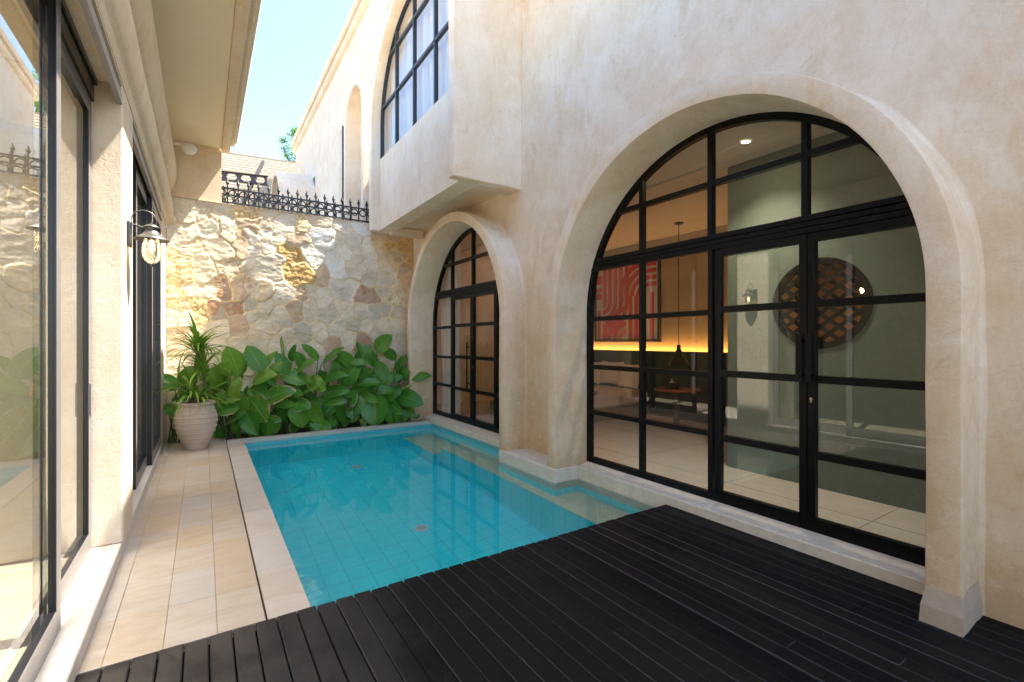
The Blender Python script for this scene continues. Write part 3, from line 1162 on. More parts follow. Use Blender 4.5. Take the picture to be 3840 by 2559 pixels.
def arcband(cy, cz, r0, r1, a0, a1, n=14):
    vs = []
    for i in range(n + 1):
        a = R(a0 + (a1 - a0) * i / n)
        for r in (r0, r1):
            vs.append((AX - .0325 - .0004 * len(red.f) / 14, AY1 - (cy + r * math.cos(a)), AZ0 + cz + r * math.sin(a)))
    red.add(vs, [(2 * i, 2 * i + 1, 2 * i + 3, 2 * i + 2) for i in range(n)])


W_ = AY1 - AY0
H_ = AZ1 - AZ0
# coordinates run from the far (left in view) edge: five fans of parallel bands
bw_ = .105
for i in range(5):
    y0 = .20 + i * .155
    band(y0, y0 + bw_, .78, H_)
for i in range(5):
    arcband(.20, .78, .0 + i * .155, bw_ + i * .155, -90, 0)
for i in range(3):
    y0 = .92 + i * .155
    band(y0, y0 + bw_, .0, .86)
for i in range(4):
    arcband(1.34, .86, .115 + i * .155, .115 + bw_ + i * .155, 90, 180)
for i in range(4):
    arcband(.86, .0, .10 + i * .155, .10 + bw_ + i * .155, 90, 180)
band(.04, .13, .0, .62)
band(.0, .16, .86, .98); band(.0, .16, 1.02, 1.10); band(.0, .16, 1.18, 1.36)
for i in range(4):
    band(1.36, 1.62, 1.02 + i * .13, 1.10 + i * .13)
band(1.46, 1.56, .0, .9)
red.build('red_bands', simple('red_ink', (.75, .075, .045), .75, var=.15, scale=3), o)

o = thing('pendant_lamp', 'black bell pendant lamp hanging on a long thin cord', 'pendant lamp')
pz = Vector(spot(2545, 1372, 1.0))
PX, PY = 6.45, 6.45 / (pz.x / pz.y)
m = MB()
m.tube([(PX, PY, 1.30), (PX, PY, 3.41)], .006, 6)
m.build('cord', M['black_steel'], o)
m = MB()
m.lathe([(.0, 0), (.07, 0), (.07, -.02), (0, -.025)], (PX, PY, 3.418), 20)
m.build('ceiling_rose', M['black_steel'], o)
m = MB()
m.lathe([(.015, .30), (.03, .29), (.035, .22), (.05, .20), (.06, .12), (.12, .06), (.150, .0), (.158, -.04), (.150, -.04), (.12, .04), (.06, .10)], (PX, PY, 1.14), 28)
m.build('lamp_shade', M['black_steel'], o, 40)

o = thing('side_table', 'round red brown table on a single stem beside the bed', 'table')
TXc, TYc = 6.4, 4.894
m = MB()
m.lathe([(0, .0), (.35, 0), (.36, .012), (.35, .03), (0, .03)], (TXc, TYc, .70), 36)
m.build('table_top', simple('red_lacquer', (.30, .06, .025), .3, var=.2), o, 40)
m = MB()
m.tube([(TXc, TYc, .14), (TXc, TYc, .70)], .045, 14)
m.lathe([(.05, .04), (.24, .02), (.25, 0)], (TXc, TYc, FZI), 24)
m.build('pedestal', simple('dark_walnut', (.07, .03, .018), .4), o, 40)
o = thing('tissue_box', 'small dark box with a pale tissue on the round table', 'tissue box', None, (TXc - .05, TYc + .05, .731))
m = MB()
m.box(-.10, .10, -.06, .06, 0, .09, b=.006)
m.build('box', simple('dark_box', (.02, .018, .016), .5), o)
m = MB()
m.add([(-.03, -.03, .09), (.04, -.02, .09), (.03, .04, .09), (-.03, .03, .09), (.0, .01, .16)], [(0, 1, 4), (1, 2, 4), (2, 3, 4), (3, 0, 4)])
m.build('tissue', simple('tissue', (.65, .5, .35), .9), o)


def curtain(y0, y1, x, z0, z1, folds, amp, mat, name='curtain'):
    n = folds * 12
    m = MB()
    vs = []
    rows = 10
    for j in range(rows + 1):
        z = z0 + (z1 - z0) * j / rows
        for i in range(n + 1):
            t_ = i / n
            ph = t_ * folds * 2 * math.pi + .6 * math.sin(t_ * 9.1)
            vs.append((x + amp * math.sin(ph) * (1 + .35 * math.sin(t_ * 17)) + .01 * math.sin(j * .8 + t_ * 20), y0 + (y1 - y0) * t_ + amp * .3 * math.cos(ph), z))
    fs = [(j * (n + 1) + i, j * (n + 1) + i + 1, (j + 1) * (n + 1) + i + 1, (j + 1) * (n + 1) + i) for j in range(rows) for i in range(n)]
    m.add(vs, fs)
    return m.build(name, mat, None, 70)


ct = NT('sheer_curtain')
dfs = ct.n('BsdfDiffuse', Color=(.84, .84, .83, 1))
trl = ct.n('BsdfTranslucent', Color=(.7, .7, .68, 1))
mx = ct.n('MixShader', i0=.35, i1=dfs.outputs[0], i2=trl.outputs[0])
M['curtain'] = ct.finish(mx.outputs[0])
tag(curtain(5.38, 8.62, 2.90, 4.70, 7.2, 13, .05, M['curtain']), 'white sheer curtain drawn behind the upper bay window', 'curtain')
tag(curtain(7.72, 8.42, 3.90, .13, 3.3, 6, .04, M['curtain']), 'pale curtain gathered beside the narrow arched doors', 'curtain')

# ------------------------------------------------------------------ the long house on the left
lh = thing('terrace_house', 'cream plastered house with black sliding doors and a deep eave', 'house')
KX, KZ = -.475, .086
m = MB()
m.extrude_y([(KX, -.04), (KX, KZ - .006), (KX - .006, KZ), (-.70, KZ), (-.70, -.04)], -3.2, 8.06)
m.build('kerb', M['kerb'], lh)
m = MB()
m.box(-3.9, -.70, -3.2, 9.5, -.1, KZ - .004)
m.build('room_floor', M['coping'], lh)
m = MB()
m.box(-1.35, -.470, 4.25, 4.80, KZ + .001, 3.29, b=.01)
m.build('pillar', M['pillar'], lh)
m = MB()
m.box(-1.35, -.482, 8.06, 9.30, -.04, 3.29, b=.01)
m.build('pillar', M['pillar'], lh)
m = MB()
m.box(-.98, -.474, -3.2, 9.07, 3.285, 4.66)
m.build('upper_wall', M['ochre'], lh)
# two rolls of moulding under the soffit
prof = [(-.50, 3.30), (-.468, 3.30), (-.452, 3.34)]
for zc, r in ((3.56, .20), ):
    for i in range(0, 11):
        a = R(-80 + 160 * i / 10)
        prof.append((-.46 + .075 * math.cos(a), zc + .20 * math.sin(a)))
for i in range(0, 13):
    a = R(-82 + 160 * i / 12)
    prof.append((-.462 + .115 * math.cos(a), 4.14 + .34 * math.sin(a)))
prof += [(-.462, 4.52), (-.49, 4.64), (-.50, 4.64)]
m = MB()
m.extrude_y(prof, -3.2, 9.055, 40)
soften(m, .006, 1.3)
m.build('cornice', M['ochre'], lh, 50)
m = MB()
for y0, y1 in ((-3.2, 4.24), (4.81, 8.05)):
    m.box(-.504, -.472, y0, y1, 3.150, 3.215)
    m.box(-.504, -.498, y0, y1, 3.215, 3.29)
m.build('lintel_strip', simple('galvanised_strip', (.30, .26, .25), .45, metal=.3), lh)
m = MB()
m.box(-.488, .247, -3.2, 9.07, 4.652, 4.68)
m.build('soffit', M['soffit'], lh)
m = MB()
m.extrude_y([(.249, 4.67), (.252, 4.605), (.285, 4.592), (.36, 4.592), (.366, 4.60), (.372, 4.715), (.392, 4.722), (.425, 4.718), (.436, 4.73), (.440, 4.768), (.468, 4.776), (.474, 4.80), (.474, 4.90), (.249, 4.90)], -3.2, 9.05, 30)
soften(m, .003, 1.1)
m.build('eave', M['ochre'], lh, 30)
m = MB()
m.box(-3.95, .25, -3.2, 9.45, 4.69, 4.89)
m.box(-3.95, -1.0, -3.2, 9.45, 3.30, 3.36)
m.build('roof', M['pillar'], lh)
m = MB()
m.box(-.98, .252, 9.082, 9.44, 3.70, 4.655)
m.build('end_wall', M['ochre'], lh)
m = MB()
m.box(-3.95, -3.85, -3.2, 9.5, -.1, 4.6)
m.box(-3.95, -1.3, 9.2, 9.3, -.1, 3.3)
m.build('room_wall', simple('room_paint', (.62, .55, .42), .85), lh)


def sliding_leaf(xf, y0, y1, z1=3.13, depth=.030, near=True):
    """deep frame with the pane set at its back edge; sight faces towards the terrace are bronze"""
    f = MB()
    st = .085
    z0 = KZ + .004
    if near:
        f.box(xf - depth, xf - .0025, y0, y0 + st, z0, z1)
    f.box(xf - depth, xf - .0025, y1 - st, y1, z0, z1)
    f.box(xf - depth, xf - .0025, y0 + st * near, y1 - st, z0, z0 + .125)
    f.box(xf - depth, xf - .0025, y0 + st, y1 - st, z1 - .10, z1)
    # ridges along the reveal
    for yy in (y0 + st, y1 - st - .006):
        f.box(xf - depth * .62, xf - depth * .40, yy, yy + .006, z0 + .125, z1 - .10)
    o = f.build('sliding_door', M['alu_dark'], lh)
    q = MB()
    if near:
        q.box(xf - .002, xf, y0 + .003, y0 + st - .003, z0 + .002, z1 - .002)
    q.box(xf - .002, xf, y1 - st + .003, y1 - .003, z0 + .002, z1 - .002)
    q.box(xf - .002, xf, y0 + st, y1 - st, z0 + .002, z0 + .122)
    q.box(xf - .002, xf, y0 + st, y1 - st, z1 - .098, z1 - .002)
    q.build('face_trim', M['alu_face'], o)
    q = MB()
    q.add([(xf - depth - .001, y0 + .02, z0 + .05), (xf - depth - .001, y1 - .02, z0 + .05), (xf - depth - .001, y1 - .02, z1 - .04), (xf - depth - .001, y0 + .02, z1 - .04)], [(0, 1, 2, 3)])
    q.build('door_glass', M['glass_left'], o)
    return o


sliding_leaf(-.583, .55, 3.145, 3.24)
sliding_leaf(-.636, 3.05, 4.245, near=False)
sliding_leaf(-.583, -2.8, .50)
sliding_leaf(-.532, 5.69, 6.78, 3.13, .05)
sliding_leaf(-.484, 6.70, 8.055, 3.13, .046)
h = MB()
h.box(-.72, -.622, -3.2, 4.246, 3.132, 3.284)
h.box(-.618, -.606, -3.2, 4.246, 3.245, 3.284)
h.build('door_track', M['alu_dark'], lh)
h = MB()
h.box(-.632, -.626, 4.175, 4.215, 1.0, 1.22, b=.002)
h.build('pull_handle', M['alu_face'], lh)
h = MB()
h.box(-.62, -.522, 4.802, 8.056, 3.132, 3.284)
h.build('door_track', M['alu_dark'], lh)

# ------------------------------------------------------------------ stone wall
SW_X0, SW_X1, SW_Z0, SW_Z1, SW_Y = -.475, 3.572, -.12, 3.765, 9.085


def px_seed(x, y):
    q = spot(600 + x / 2.45, 720 + y / 2.45, 9.077)
    return q.x, q.z


SEEDS = """190 120+290 160+230 230 c;430 150+400 220 c;500 210+560 170 c;620 330+640 420+610 230 c;480 330+450 290 c;740 185+810 180+880 205 o;750 270+840 300+910 260+860 340 t;1000 230+960 290 b;1080 290+1180 330+1110 400+1230 270 c;
1290 270+1325 330 o;1420 262+1510 270 b;1420 370+1480 460+1540 380+1560 490 w;1640 300+1700 340 c;1830 320 w;1650 430 b;1760 430+1800 500 c;1660 520+1710 570 c;1220 450+1320 435 t;1000 430+960 380 c;990 510 c;
860 430+865 520+830 620+820 370 w;735 400+730 480+755 570 t;150 340+260 350+240 450+130 460 c;320 505+250 530 b;470 500+570 490+640 560+530 570 b;130 620+230 640+150 740+240 770 o;390 620+440 700+380 770 b;570 680+690 670+640 720 k;
910 640+1040 610+930 730+1070 740 g;1150 530+1220 570+1260 630 O;1190 740+1290 690+1370 770+1240 810 O;1370 540+1420 620+1460 560 w;1480 720+1490 820 t;1580 590+1640 680+1590 680+1650 740 w;1890 530+1980 550+1930 660 c;1800 620 b;
2090 480 O;2240 530+2290 600 O;2150 580 t;2230 690 t;2080 720+2060 800 b;1750 700+1850 730 b;1920 780 b;1620 870+1740 880+1670 960 c;1860 940+1970 960 r;2060 930 b;2130 960+2210 980 k;100 900 o;130 1000+170 1040 o;290 890+470 900+380 920 b;
575 850+600 930 r;690 840+720 940 t;860 890+970 880+900 950 e;1130 900+1120 980+1190 930 c;1300 930 t;1400 930 b;1500 940+1510 1010 c;340 1020+390 1080 p;500 1060+520 1130 R;650 1070+710 1060 R;840 1030 g;870 1140 g;980 1060 b;
1100 1110 b;1230 1060+1250 1150 t;1380 1060+1380 1150 b;1500 1130+1600 1080+1560 1160 b;1650 1060 b;1740 1120 b;1850 1110 b;1970 1110 g;2050 1080 g;2180 1110 b;2170 1210 b;1630 1220+1620 1270 b;1760 1210 g;1890 1240 b;2050 1220 b;
110 1150 b;230 1160 b;380 1140 p;530 1230+560 1280 b;730 1180+730 1260 t;940 1210+1050 1240 b;1180 1190 g;1300 1240+1340 1270 G;1310 1340 G;1460 1260+1490 1320 b;1160 1320 b;880 1330+960 1380 b;1060 1390 b;740 1390 b;540 1400 b;
150 1350 t;300 1350 b;1260 1420 b;1400 1430 b;1590 1380 t;1740 1350 b;1860 1350+1870 1420 s;1990 1290 g;2130 1290+2200 1310 g;2210 1430 g;2080 1420 b;2310 430 O;2320 800 t;2330 1000 b;2330 1200 g;60 250 c"""
PAL = {'c': (.80, .72, .58), 'w': (.82, .775, .68), 'b': (.73, .64, .49), 'g': (.66, .60, .475), 'G': (.52, .485, .405), 't': (.64, .50, .355), 'r': (.54, .40, .295), 'R': (.44, .265, .175),
       'o': (.76, .60, .36), 'O': (.66, .44, .18), 'k': (.76, .655, .49), 'p': (.72, .55, .30), 'e': (.75, .65, .48), 's': (.52, .36, .27)}
sd, gid = [], []
for gi, tok in enumerate(SEEDS.replace('\n', '').split(';')):
    body, kf = tok.rsplit(' ', 1)
    for one in body.split('+'):
        a, b = one.split()
        sd.append((*px_seed(float(a), float(b)), kf))
        gid.append(gi)
for i in range(5):                           # rows hidden behind the plants
    for j in range(13):
        sd.append((-.35 + j * .31 + rng.uniform(-.1, .1), 1.05 - .26 * i + rng.uniform(-.07, .07), 'bbgtbgc'[rng.randint(7)]))
for j in range(8):
    sd.append((2.75 + rng.uniform(0, .8), 3.0 + rng.uniform(0, .7), 'bot'[rng.randint(3)]))
while len(gid) < len(sd):
    gid.append(1000 + len(gid))
gid = np.array(gid)
S = np.array([(a, b) for a, b, _ in sd])
step = .0135
nx, nz = int((SW_X1 - SW_X0) / step) + 1, int((SW_Z1 - SW_Z0) / step) + 1
gx_, gz_ = np.meshgrid(np.linspace(SW_X0, SW_X1, nx), np.linspace(SW_Z0, SW_Z1, nz))


def vnoise(x, y, seed, octaves=4, rough=.5):
    """value noise on arrays"""
    r_ = np.random.RandomState(seed)
    tab = r_.rand(64, 64)
    out, amp, tot = np.zeros_like(x), 1., 0.
    for _ in range(octaves):
        xi, yi = np.floor(x).astype(int), np.floor(y).astype(int)
        fx, fy = x - xi, y - yi
        fx, fy = fx * fx * (3 - 2 * fx), fy * fy * (3 - 2 * fy)
        g00, g10 = tab[xi % 64, yi % 64], tab[(xi + 1) % 64, yi % 64]
        g01, g11 = tab[xi % 64, (yi + 1) % 64], tab[(xi + 1) % 64, (yi + 1) % 64]
        out += amp * ((g00 * (1 - fx) + g10 * fx) * (1 - fy) + (g01 * (1 - fx) + g11 * fx) * fy)
        tot += amp
        amp *= rough
        x, y = x * 2.03 + 11.3, y * 2.03 + 5.7
    return out / tot


wx = gx_ + .085 * (vnoise(gx_ * 4, gz_ * 4, 1, 4) - .5)
wz = gz_ + .085 * (vnoise(gx_ * 4, gz_ * 4, 2, 4) - .5)
Dall = np.stack([np.hypot((wx - a) * .95, wz - b) for a, b in S])
idx = Dall.argmin(0)
d1 = Dall.min(0)
gmap = gid[idx]
d2 = np.full(gx_.shape, 9.)
for i in range(len(S)):
    d2 = np.where(gid[i] == gmap, d2, np.minimum(d2, Dall[i]))
del Dall
first = np.array([int(np.argmax(gid == gid[i])) for i in range(len(S))])
idx = first[idx]                              # every cell of a stone uses the stone's own numbers
edge = (d2 - d1) * .5
mw = .001 + .009 * vnoise(gx_ * 6, gz_ * 6, 3, 2)
stone = np.clip((edge - mw * .5) / (.008), 0, 1)
stone = stone * stone * (3 - 2 * stone)
kinds = np.array([k_ for _, _, k_ in sd])[idx]
rnd = np.random.RandomState(5).rand(len(sd), 4)
lift = .010 + .022 * rnd[idx, 0]
tx, tz = (rnd[idx, 1] - .5) * .16, (rnd[idx, 2] - .5) * .16
sx, sz = S[idx, 0], S[idx, 1]
rough1 = vnoise(gx_ * 9 + rnd[idx, 3] * 30, gz_ * 16, 6, 5, .6)
ridge = np.abs(vnoise(gx_ * 7 + rnd[idx, 3] * 50, gz_ * 7, 7, 4, .55) - .5) * 2
ridged = np.isin(kinds, ['o', 'O', 'k', 'p'])
crack = np.exp(-(ridge / .055) ** 2)
disp = .55 * (lift + tx * (gx_ - sx) + tz * (gz_ - sz) + .036 * (rough1 - .5) - np.where(ridged, .016 * crack, .003 * crack) + np.where(kinds == 'O', .03 * (vnoise(gx_ * 11, gz_ * 15, 8, 3) - .5), 0))
disp = disp * stone + (.008 * vnoise(gx_ * 20, gz_ * 20, 9, 3) + .001) * (1 - stone)
base = np.array([PAL[k_] for _, _, k_ in sd])[idx]
tone1 = vnoise(gx_ * 4 + rnd[idx, 0] * 20, gz_ * 7 + rnd[idx, 2] * 9, 10, 5, .6)
fine = vnoise(gx_ * 40, gz_ * 55, 12, 3, .6)
c3 = base * (1 + .55 * (tone1 - .5) + .34 * (fine - .5) + .16 * (rnd[idx, 1] - .5))[..., None]
och = np.array((.62, .42, .17))
rust = np.array((.44, .25, .13))
blot = np.clip((vnoise(gx_ * 3.2 + rnd[idx, 1] * 40, gz_ * 3.2, 13, 5, .6) - .56) * 7, 0, 1)
c3 = c3 * (1 - .24 * blot[..., None]) + och * (.24 * blot[..., None])
cr_ = np.where(ridged, .75, .12) * crack
c3 = c3 * (1 - cr_[..., None]) + np.array((.46, .27, .08)) * cr_[..., None]
sp = np.clip((vnoise(gx_ * 6 + rnd[idx, 3] * 25, gz_ * 7, 14, 5, .65) - .5) * 9, 0, 1)
for kf, amt in (('R', -1), ('r', .8), ('e', .6), ('s', .8), ('t', .3)):
    mk = (kinds == kf)
    if amt < 0:       # red-brown stones with pale lichen
        pl_ = mk * sp * .8
        c3 = c3 * (1 - pl_[..., None]) + np.array((.55, .50, .42)) * pl_[..., None]
    else:
        pl_ = mk * sp * amt
        c3 = c3 * (1 - pl_[..., None]) + rust * pl_[..., None]
mort = np.array((.78, .60, .32)) * (.82 + .36 * fine[..., None])
c3 = c3 * stone[..., None] + mort * (1 - stone[..., None])
c3 = np.clip(c3, .02, .85)
verts = np.stack([gx_, SW_Y - disp, gz_], -1).reshape(-1, 3)
quad = np.arange(nx * nz).reshape(nz, nx)
faces = np.stack([quad[:-1, :-1], quad[:-1, 1:], quad[1:, 1:], quad[1:, :-1]], -1).reshape(-1, 4)
me = bpy.data.meshes.new('stone_face')
me.from_pydata(verts.tolist(), [], faces.tolist())
ca = me.color_attributes.new('stone_color', 'FLOAT_COLOR', 'POINT')
ca.data.foreach_set('color', np.concatenate([c3.reshape(-1, 3), np.ones((nx * nz, 1))], 1).astype(np.float32).ravel())
t = NT('rubble_stone')
at = t.n('Attribute', _attribute_name='stone_color').outputs['Color']
cc = t.coords()
gr = t.noise(cc, 110, 4, .7)
kk = t.mix(t.math('MULTIPLY', gr, .5), at, t.mix(.5, at, (.9, .85, .75), 'MULTIPLY'))
me.materials.append(t.pbsdf(kk, .85, t.bump(gr, .5, .004), .3))
me.shade_smooth()
sw = thing('stone_wall', 'tall rubble wall of cream and ochre stones behind the plants', 'wall')
fo = bpy.data.objects.new('stone_face', me)
col.objects.link(fo)
fo.parent = sw
m = MB()
m.box(SW_X0, SW_X1, SW_Y + .06, SW_Y + .44, SW_Z0, SW_Z1 - .004)
m.add([(SW_X0, SW_Y - .03, SW_Z1 - .004), (SW_X1, SW_Y - .03, SW_Z1 - .004), (SW_X1, SW_Y + .45, SW_Z1 + .002), (SW_X0, SW_Y + .45, SW_Z1 + .002)], [(0, 1, 2, 3)])
m.build('wall_core', simple('mortar_bed', (.55, .44, .28), .9, bump=.4), sw)


# ------------------------------------------------------------------ iron fences on the wall
def fence(y, x0, first, last, label):
    o = thing('iron_fence', label, 'fence', 'spiked fences on the stone wall')
    zb, ztop, zr = 3.795, 4.03, .0
    r = MB()
    r.box(x0 - .12, last, y - .012, y + .012, ztop - .012, ztop + .012)
    r.box(x0 - .12, last, y - .012, y + .012, zb - .012, zb + .012)
    r.build('rail', M['iron'], o)
    ball = None
    x = first
    hoop = None
    while x < last:
        if ball is None:
            q = MB()
            q.bar((0, 0, 3.755), (0, 0, 4.085), .020, .020)
            q.lathe([(.009, 4.075), (.020, 4.09), (.014, 4.10), (.030, 4.118), (.023, 4.14), (.0, 4.21)], (0, 0, 0), 8)
            ball = q.build('spike', M['iron'], o)
            b = ball
        else:
            b = ball.copy()
            col.objects.link(b)
            b.parent = o
        b.location = (x, y, 0)
        xm = x - .0765
        if xm > x0 - .1:
            if hoop is None:
                q = MB()
                q.tube([(.058 * math.cos(a), 0, .058 * math.sin(a)) for a in np.linspace(0, 2 * math.pi, 25)], .0105, 8, False)
                for s_ in (-1, 1):
                    q.bar((s_ * .056, 0, 0), (s_ * .070, 0, 0), .012, .012)
                hoop = q.build('hoop', M['iron'], o, 60)
                hp = hoop
            else:
                hp = hoop.copy()
                col.objects.link(hp)
                hp.parent = o
            hp.location = (xm, y, 3.945)
        x += .153
    return o


fence(9.10, .26, .335, 2.88, 'black iron fence with ringed spikes on the front edge of the stone wall')
fence(9.50, .26, .30, 2.56, 'second black spiked fence standing behind the first on the stone wall')

# ------------------------------------------------------------------ tall far house behind the wall
th = thing('tall_house', 'tall pale plastered house with a rolled parapet rising behind the stone wall', 'house')
TX = 2.89
m = MB()
m.box(TX, 6.0, 9.54, 19.1, -.1, 8.55)
m.box(TX, 6.0, 9.125, 9.54, 3.78, 8.55)
m.build('wall', M['upper'], th)
prof = [(TX + .3, 8.52), (TX + .004, 8.52)]
for i in range(0, 9):
    a = R(-70 + 150 * i / 8)
    prof.append((TX - .02 - .085 * math.cos(a), 8.62 + .085 * math.sin(a)))
for i in range(0, 9):
    a = R(-60 + 160 * i / 8)
    prof.append((TX - .10 - .075 * math.cos(a) , 8.80 + .11 * math.sin(a)))
prof += [(TX + .3, 8.92)]
m = MB()
m.extrude_y(prof, 9.12, 19.2, 30)
soften(m, .008, .9)
m.build('parapet_coping', M['upper'], th, 45)
m = MB()
pr2 = [(.61, TX + .02), (.61, 2.565), (.62, 2.56), (.725, 2.56), (.735, 2.57), (.735, TX + .02)]
m.arch(9.845, 6.08, pr2, 3.78)
m.build('arch_surround', M['upper'], th, 35)
m = MB()
pr3 = [(1.10, TX + .02), (1.10, 1.88), (1.11, 1.87), (1.24, 1.87), (1.25, 1.88), (1.25, TX + .02)]
m.arch(16.55, 5.58, pr3, 2.5)
m.build('arch_surround', M['upper'], th, 35)
m = MB()
m.box(TX - .005, TX + .05, 15.5, 17.6, 2.6, 6.6)
m.build('arch_door', M['blue_steel'], th)
# recess with lattice
m = MB()
m.box(TX - .004, TX + .03, 11.75, 12.42, 3.8, 6.80)  # flat panel; the recess shade is put into its darker colour
m.build('window_recess', M['shade_plaster'], th)
m = MB()
for i in range(24):
    for s_ in (-1, 1):
        z = 3.8 + i * .125
        m.bar((TX - .02, 11.80, z), (TX - .02, 11.80 + .16, z + .125 * s_ + (.0 if s_ > 0 else .125)), .012, .012)
m.box(TX - .03, TX - .008, 11.96, 12.0, 3.8, 6.8)
m.box(TX - .03, TX - .008, 11.76, 11.80, 3.8, 6.8)
m.build('window_lattice', M['iron'], th)

# ------------------------------------------------------------------ neighbour's roof
cor = NT('faded_cream_sheet')
c = cor.coords()
n1 = cor.noise(c, 2, 5, .6)
kk = cor.mix(n1, (.40, .32, .22), (.47, .39, .28))
M['sheet'] = cor.pbsdf(kk, .6, None, .3)
m = MB()
A0, A1 = Vector((-2.6, 22.0, 8.83)), Vector((4.2, 20.4, 8.62))
dn = Vector((-.25, -3.9, -3.3))
nn = 220
N2 = (A1 - A0).normalized().cross(dn.normalized()).normalized()
vs = []
for i in range(nn + 1):
    q = dn * (i / nn) + N2 * ((.060) * math.sin(i / nn * 2 * math.pi * 22))
    vs += [A0 + q, A1 + q]
m.add(vs, [(2 * i, 2 * i + 1, 2 * i + 3, 2 * i + 2) for i in range(nn)])
cr0 = thing('corrugated_roof', 'faded cream corrugated roof behind the iron fence', 'roof')
m.build('roof_sheet', M['sheet'], cr0, 60)
m = MB()
m.bar(A0 + Vector((0, 0, .02)), A1 + Vector((0, 0, .02)), .16, .04)
m.build('ridge_cap', M['sheet'], cr0)
m = MB()
m.box(-2.4, 2.6, 19.0, 19.2, -.1, 5.2)
m.build('wall', M['upper'], cr0)
# castellated beam: plate with hexagonal holes, flanges above and below
ax = Vector((.978, -.2, 0)).normalized()
o0 = Vector((-.02 * 1.5, 11.45 * 1.5, 1.5 + 3.405 * 1.5))
m = MB()
cell, hh = .262 * 1.5, .092 * 1.5
for i in range(5):
    cx = i * cell
    hexp = [(a_ * 1.5, b_ * 1.5) for a_, b_ in ((-.098, 0), (-.055, .064), (.055, .064), (.098, 0), (.055, -.064), (-.055, -.064))]
    rect = [(-cell / 2, 0), (-cell / 2, hh), (cell / 2, hh), (cell / 2, 0), (cell / 2, -hh), (-cell / 2, -hh)]
    for dy in (0, .012):
        off = o0 + Vector((0, dy, 0))
        m.add([off + ax * (cx + p_[0]) + Vector((0, 0, p_[1])) for p_ in rect + hexp], [(j, (j + 1) % 6, 6 + (j + 1) % 6, 6 + j) for j in range(6)])
m.bar(o0 + Vector((0, 0, hh)) - ax * .2, o0 + Vector((0, 0, hh)) + ax * 1.80, .09, .018)
m.bar(o0 - Vector((0, 0, hh)) - ax * .2, o0 - Vector((0, 0, hh)) + ax * 1.80, .09, .018)
tag(m.build('steel_beam', simple('dark_red_steel', (.055, .045, .042), .5)), 'dark steel beam with hexagonal holes in front of the corrugated roof', 'beam')
m = MB()
pa, pb = spot(985, 604, 17.9), spot(902, 772, 16.2)
m.bar(pa, pb, .09, .03)
s1 = Vector((.045, 0, .0))
m.bar(pa + s1, pb + s1, .02, .11)
tag(m.build('roof_rafter', simple('dark_rafter_steel', (.06, .05, .045), .5)), 'dark sloping steel rafter crossing the corrugated roof', 'rafter')

# ------------------------------------------------------------------ leaves and plants
def leaf_mesh(m, uv, base, direction, normal, length, width, droop=.25, fold=.18, tone=0., nl=9, nw=4, shape='oval', twist=0., wavy=.0):
    """one leaf added to m: base point, direction to the tip, side the face looks to"""
    d0 = Vector(direction).normalized()
    nrm = Vector(normal)
    nrm = (nrm - d0 * nrm.dot(d0))
    if nrm.length < 1e-3:
        nrm = d0.orthogonal()
    nrm.normalize()
    s = d0.cross(nrm).normalized()
    vs, fs = [], []
    p = Vector(base)
    cur = d0.copy()
    seg = length / nl
    ph = random.uniform(0, 6)
    for i in range(nl + 1):
        t_ = i / nl
        if shape == 'oval':
            w_ = width * .5 * (math.sin(math.pi * min(1, t_ ** .80 * .985 + .012)) ** .62)
        else:
            w_ = width * .5 * min(1, .45 + t_ * 3) * (1 - t_ ** 2.4)
        nn_ = cur.cross(s).normalized() * -1
        if nn_.dot(nrm) < 0:
            nn_ = -nn_
        for j in range(-nw, nw + 1):
            f_ = j / nw
            wob = wavy * length * math.sin(ph + t_ * 9 + f_ * 2) * abs(f_)
            vs.append(p + s * (w_ * f_) + nn_ * (fold * w_ * abs(f_) ** 1.3 + wob))
        # bend
        ang = -droop * (.35 + 1.3 * t_) / nl
        rot = Matrix.Rotation(ang, 3, s)
        nxt = rot @ cur
        if (nxt - cur).dot(nrm) > 0:
            nxt = Matrix.Rotation(-ang, 3, s) @ cur
        cur = nxt
        p = p + cur * seg
    k_ = 2 * nw + 1
    uvs = []
    for i in range(nl):
        for j in range(2 * nw):
            fs.append((i * k_ + j, i * k_ + j + 1, (i + 1) * k_ + j + 1, (i + 1) * k_ + j))
            uvs += [(i / nl, j / (2 * nw)), (i / nl, (j + 1) / (2 * nw)), ((i + 1) / nl, (j + 1) / (2 * nw)), ((i + 1) / nl, j / (2 * nw))]
    m.add(vs, fs, tone)
    uv += uvs


def build_leaves(m, uv, name, mat, parent):
    me = bpy.data.meshes.new(name)
    me.from_pydata(m.v, [], m.f)
    at = me.attributes.new('tone', 'FLOAT', 'POINT')
    at.data.foreach_set('value', m.tone)
    ul = me.uv_layers.new(name='UVMap')
    ul.data.foreach_set('uv', np.array(uv, np.float32).ravel())
    me.materials.append(mat)
    me.shade_smooth()
    o = bpy.data.objects.new(name, me)
    col.objects.link(o)
    o.parent = parent
    return o


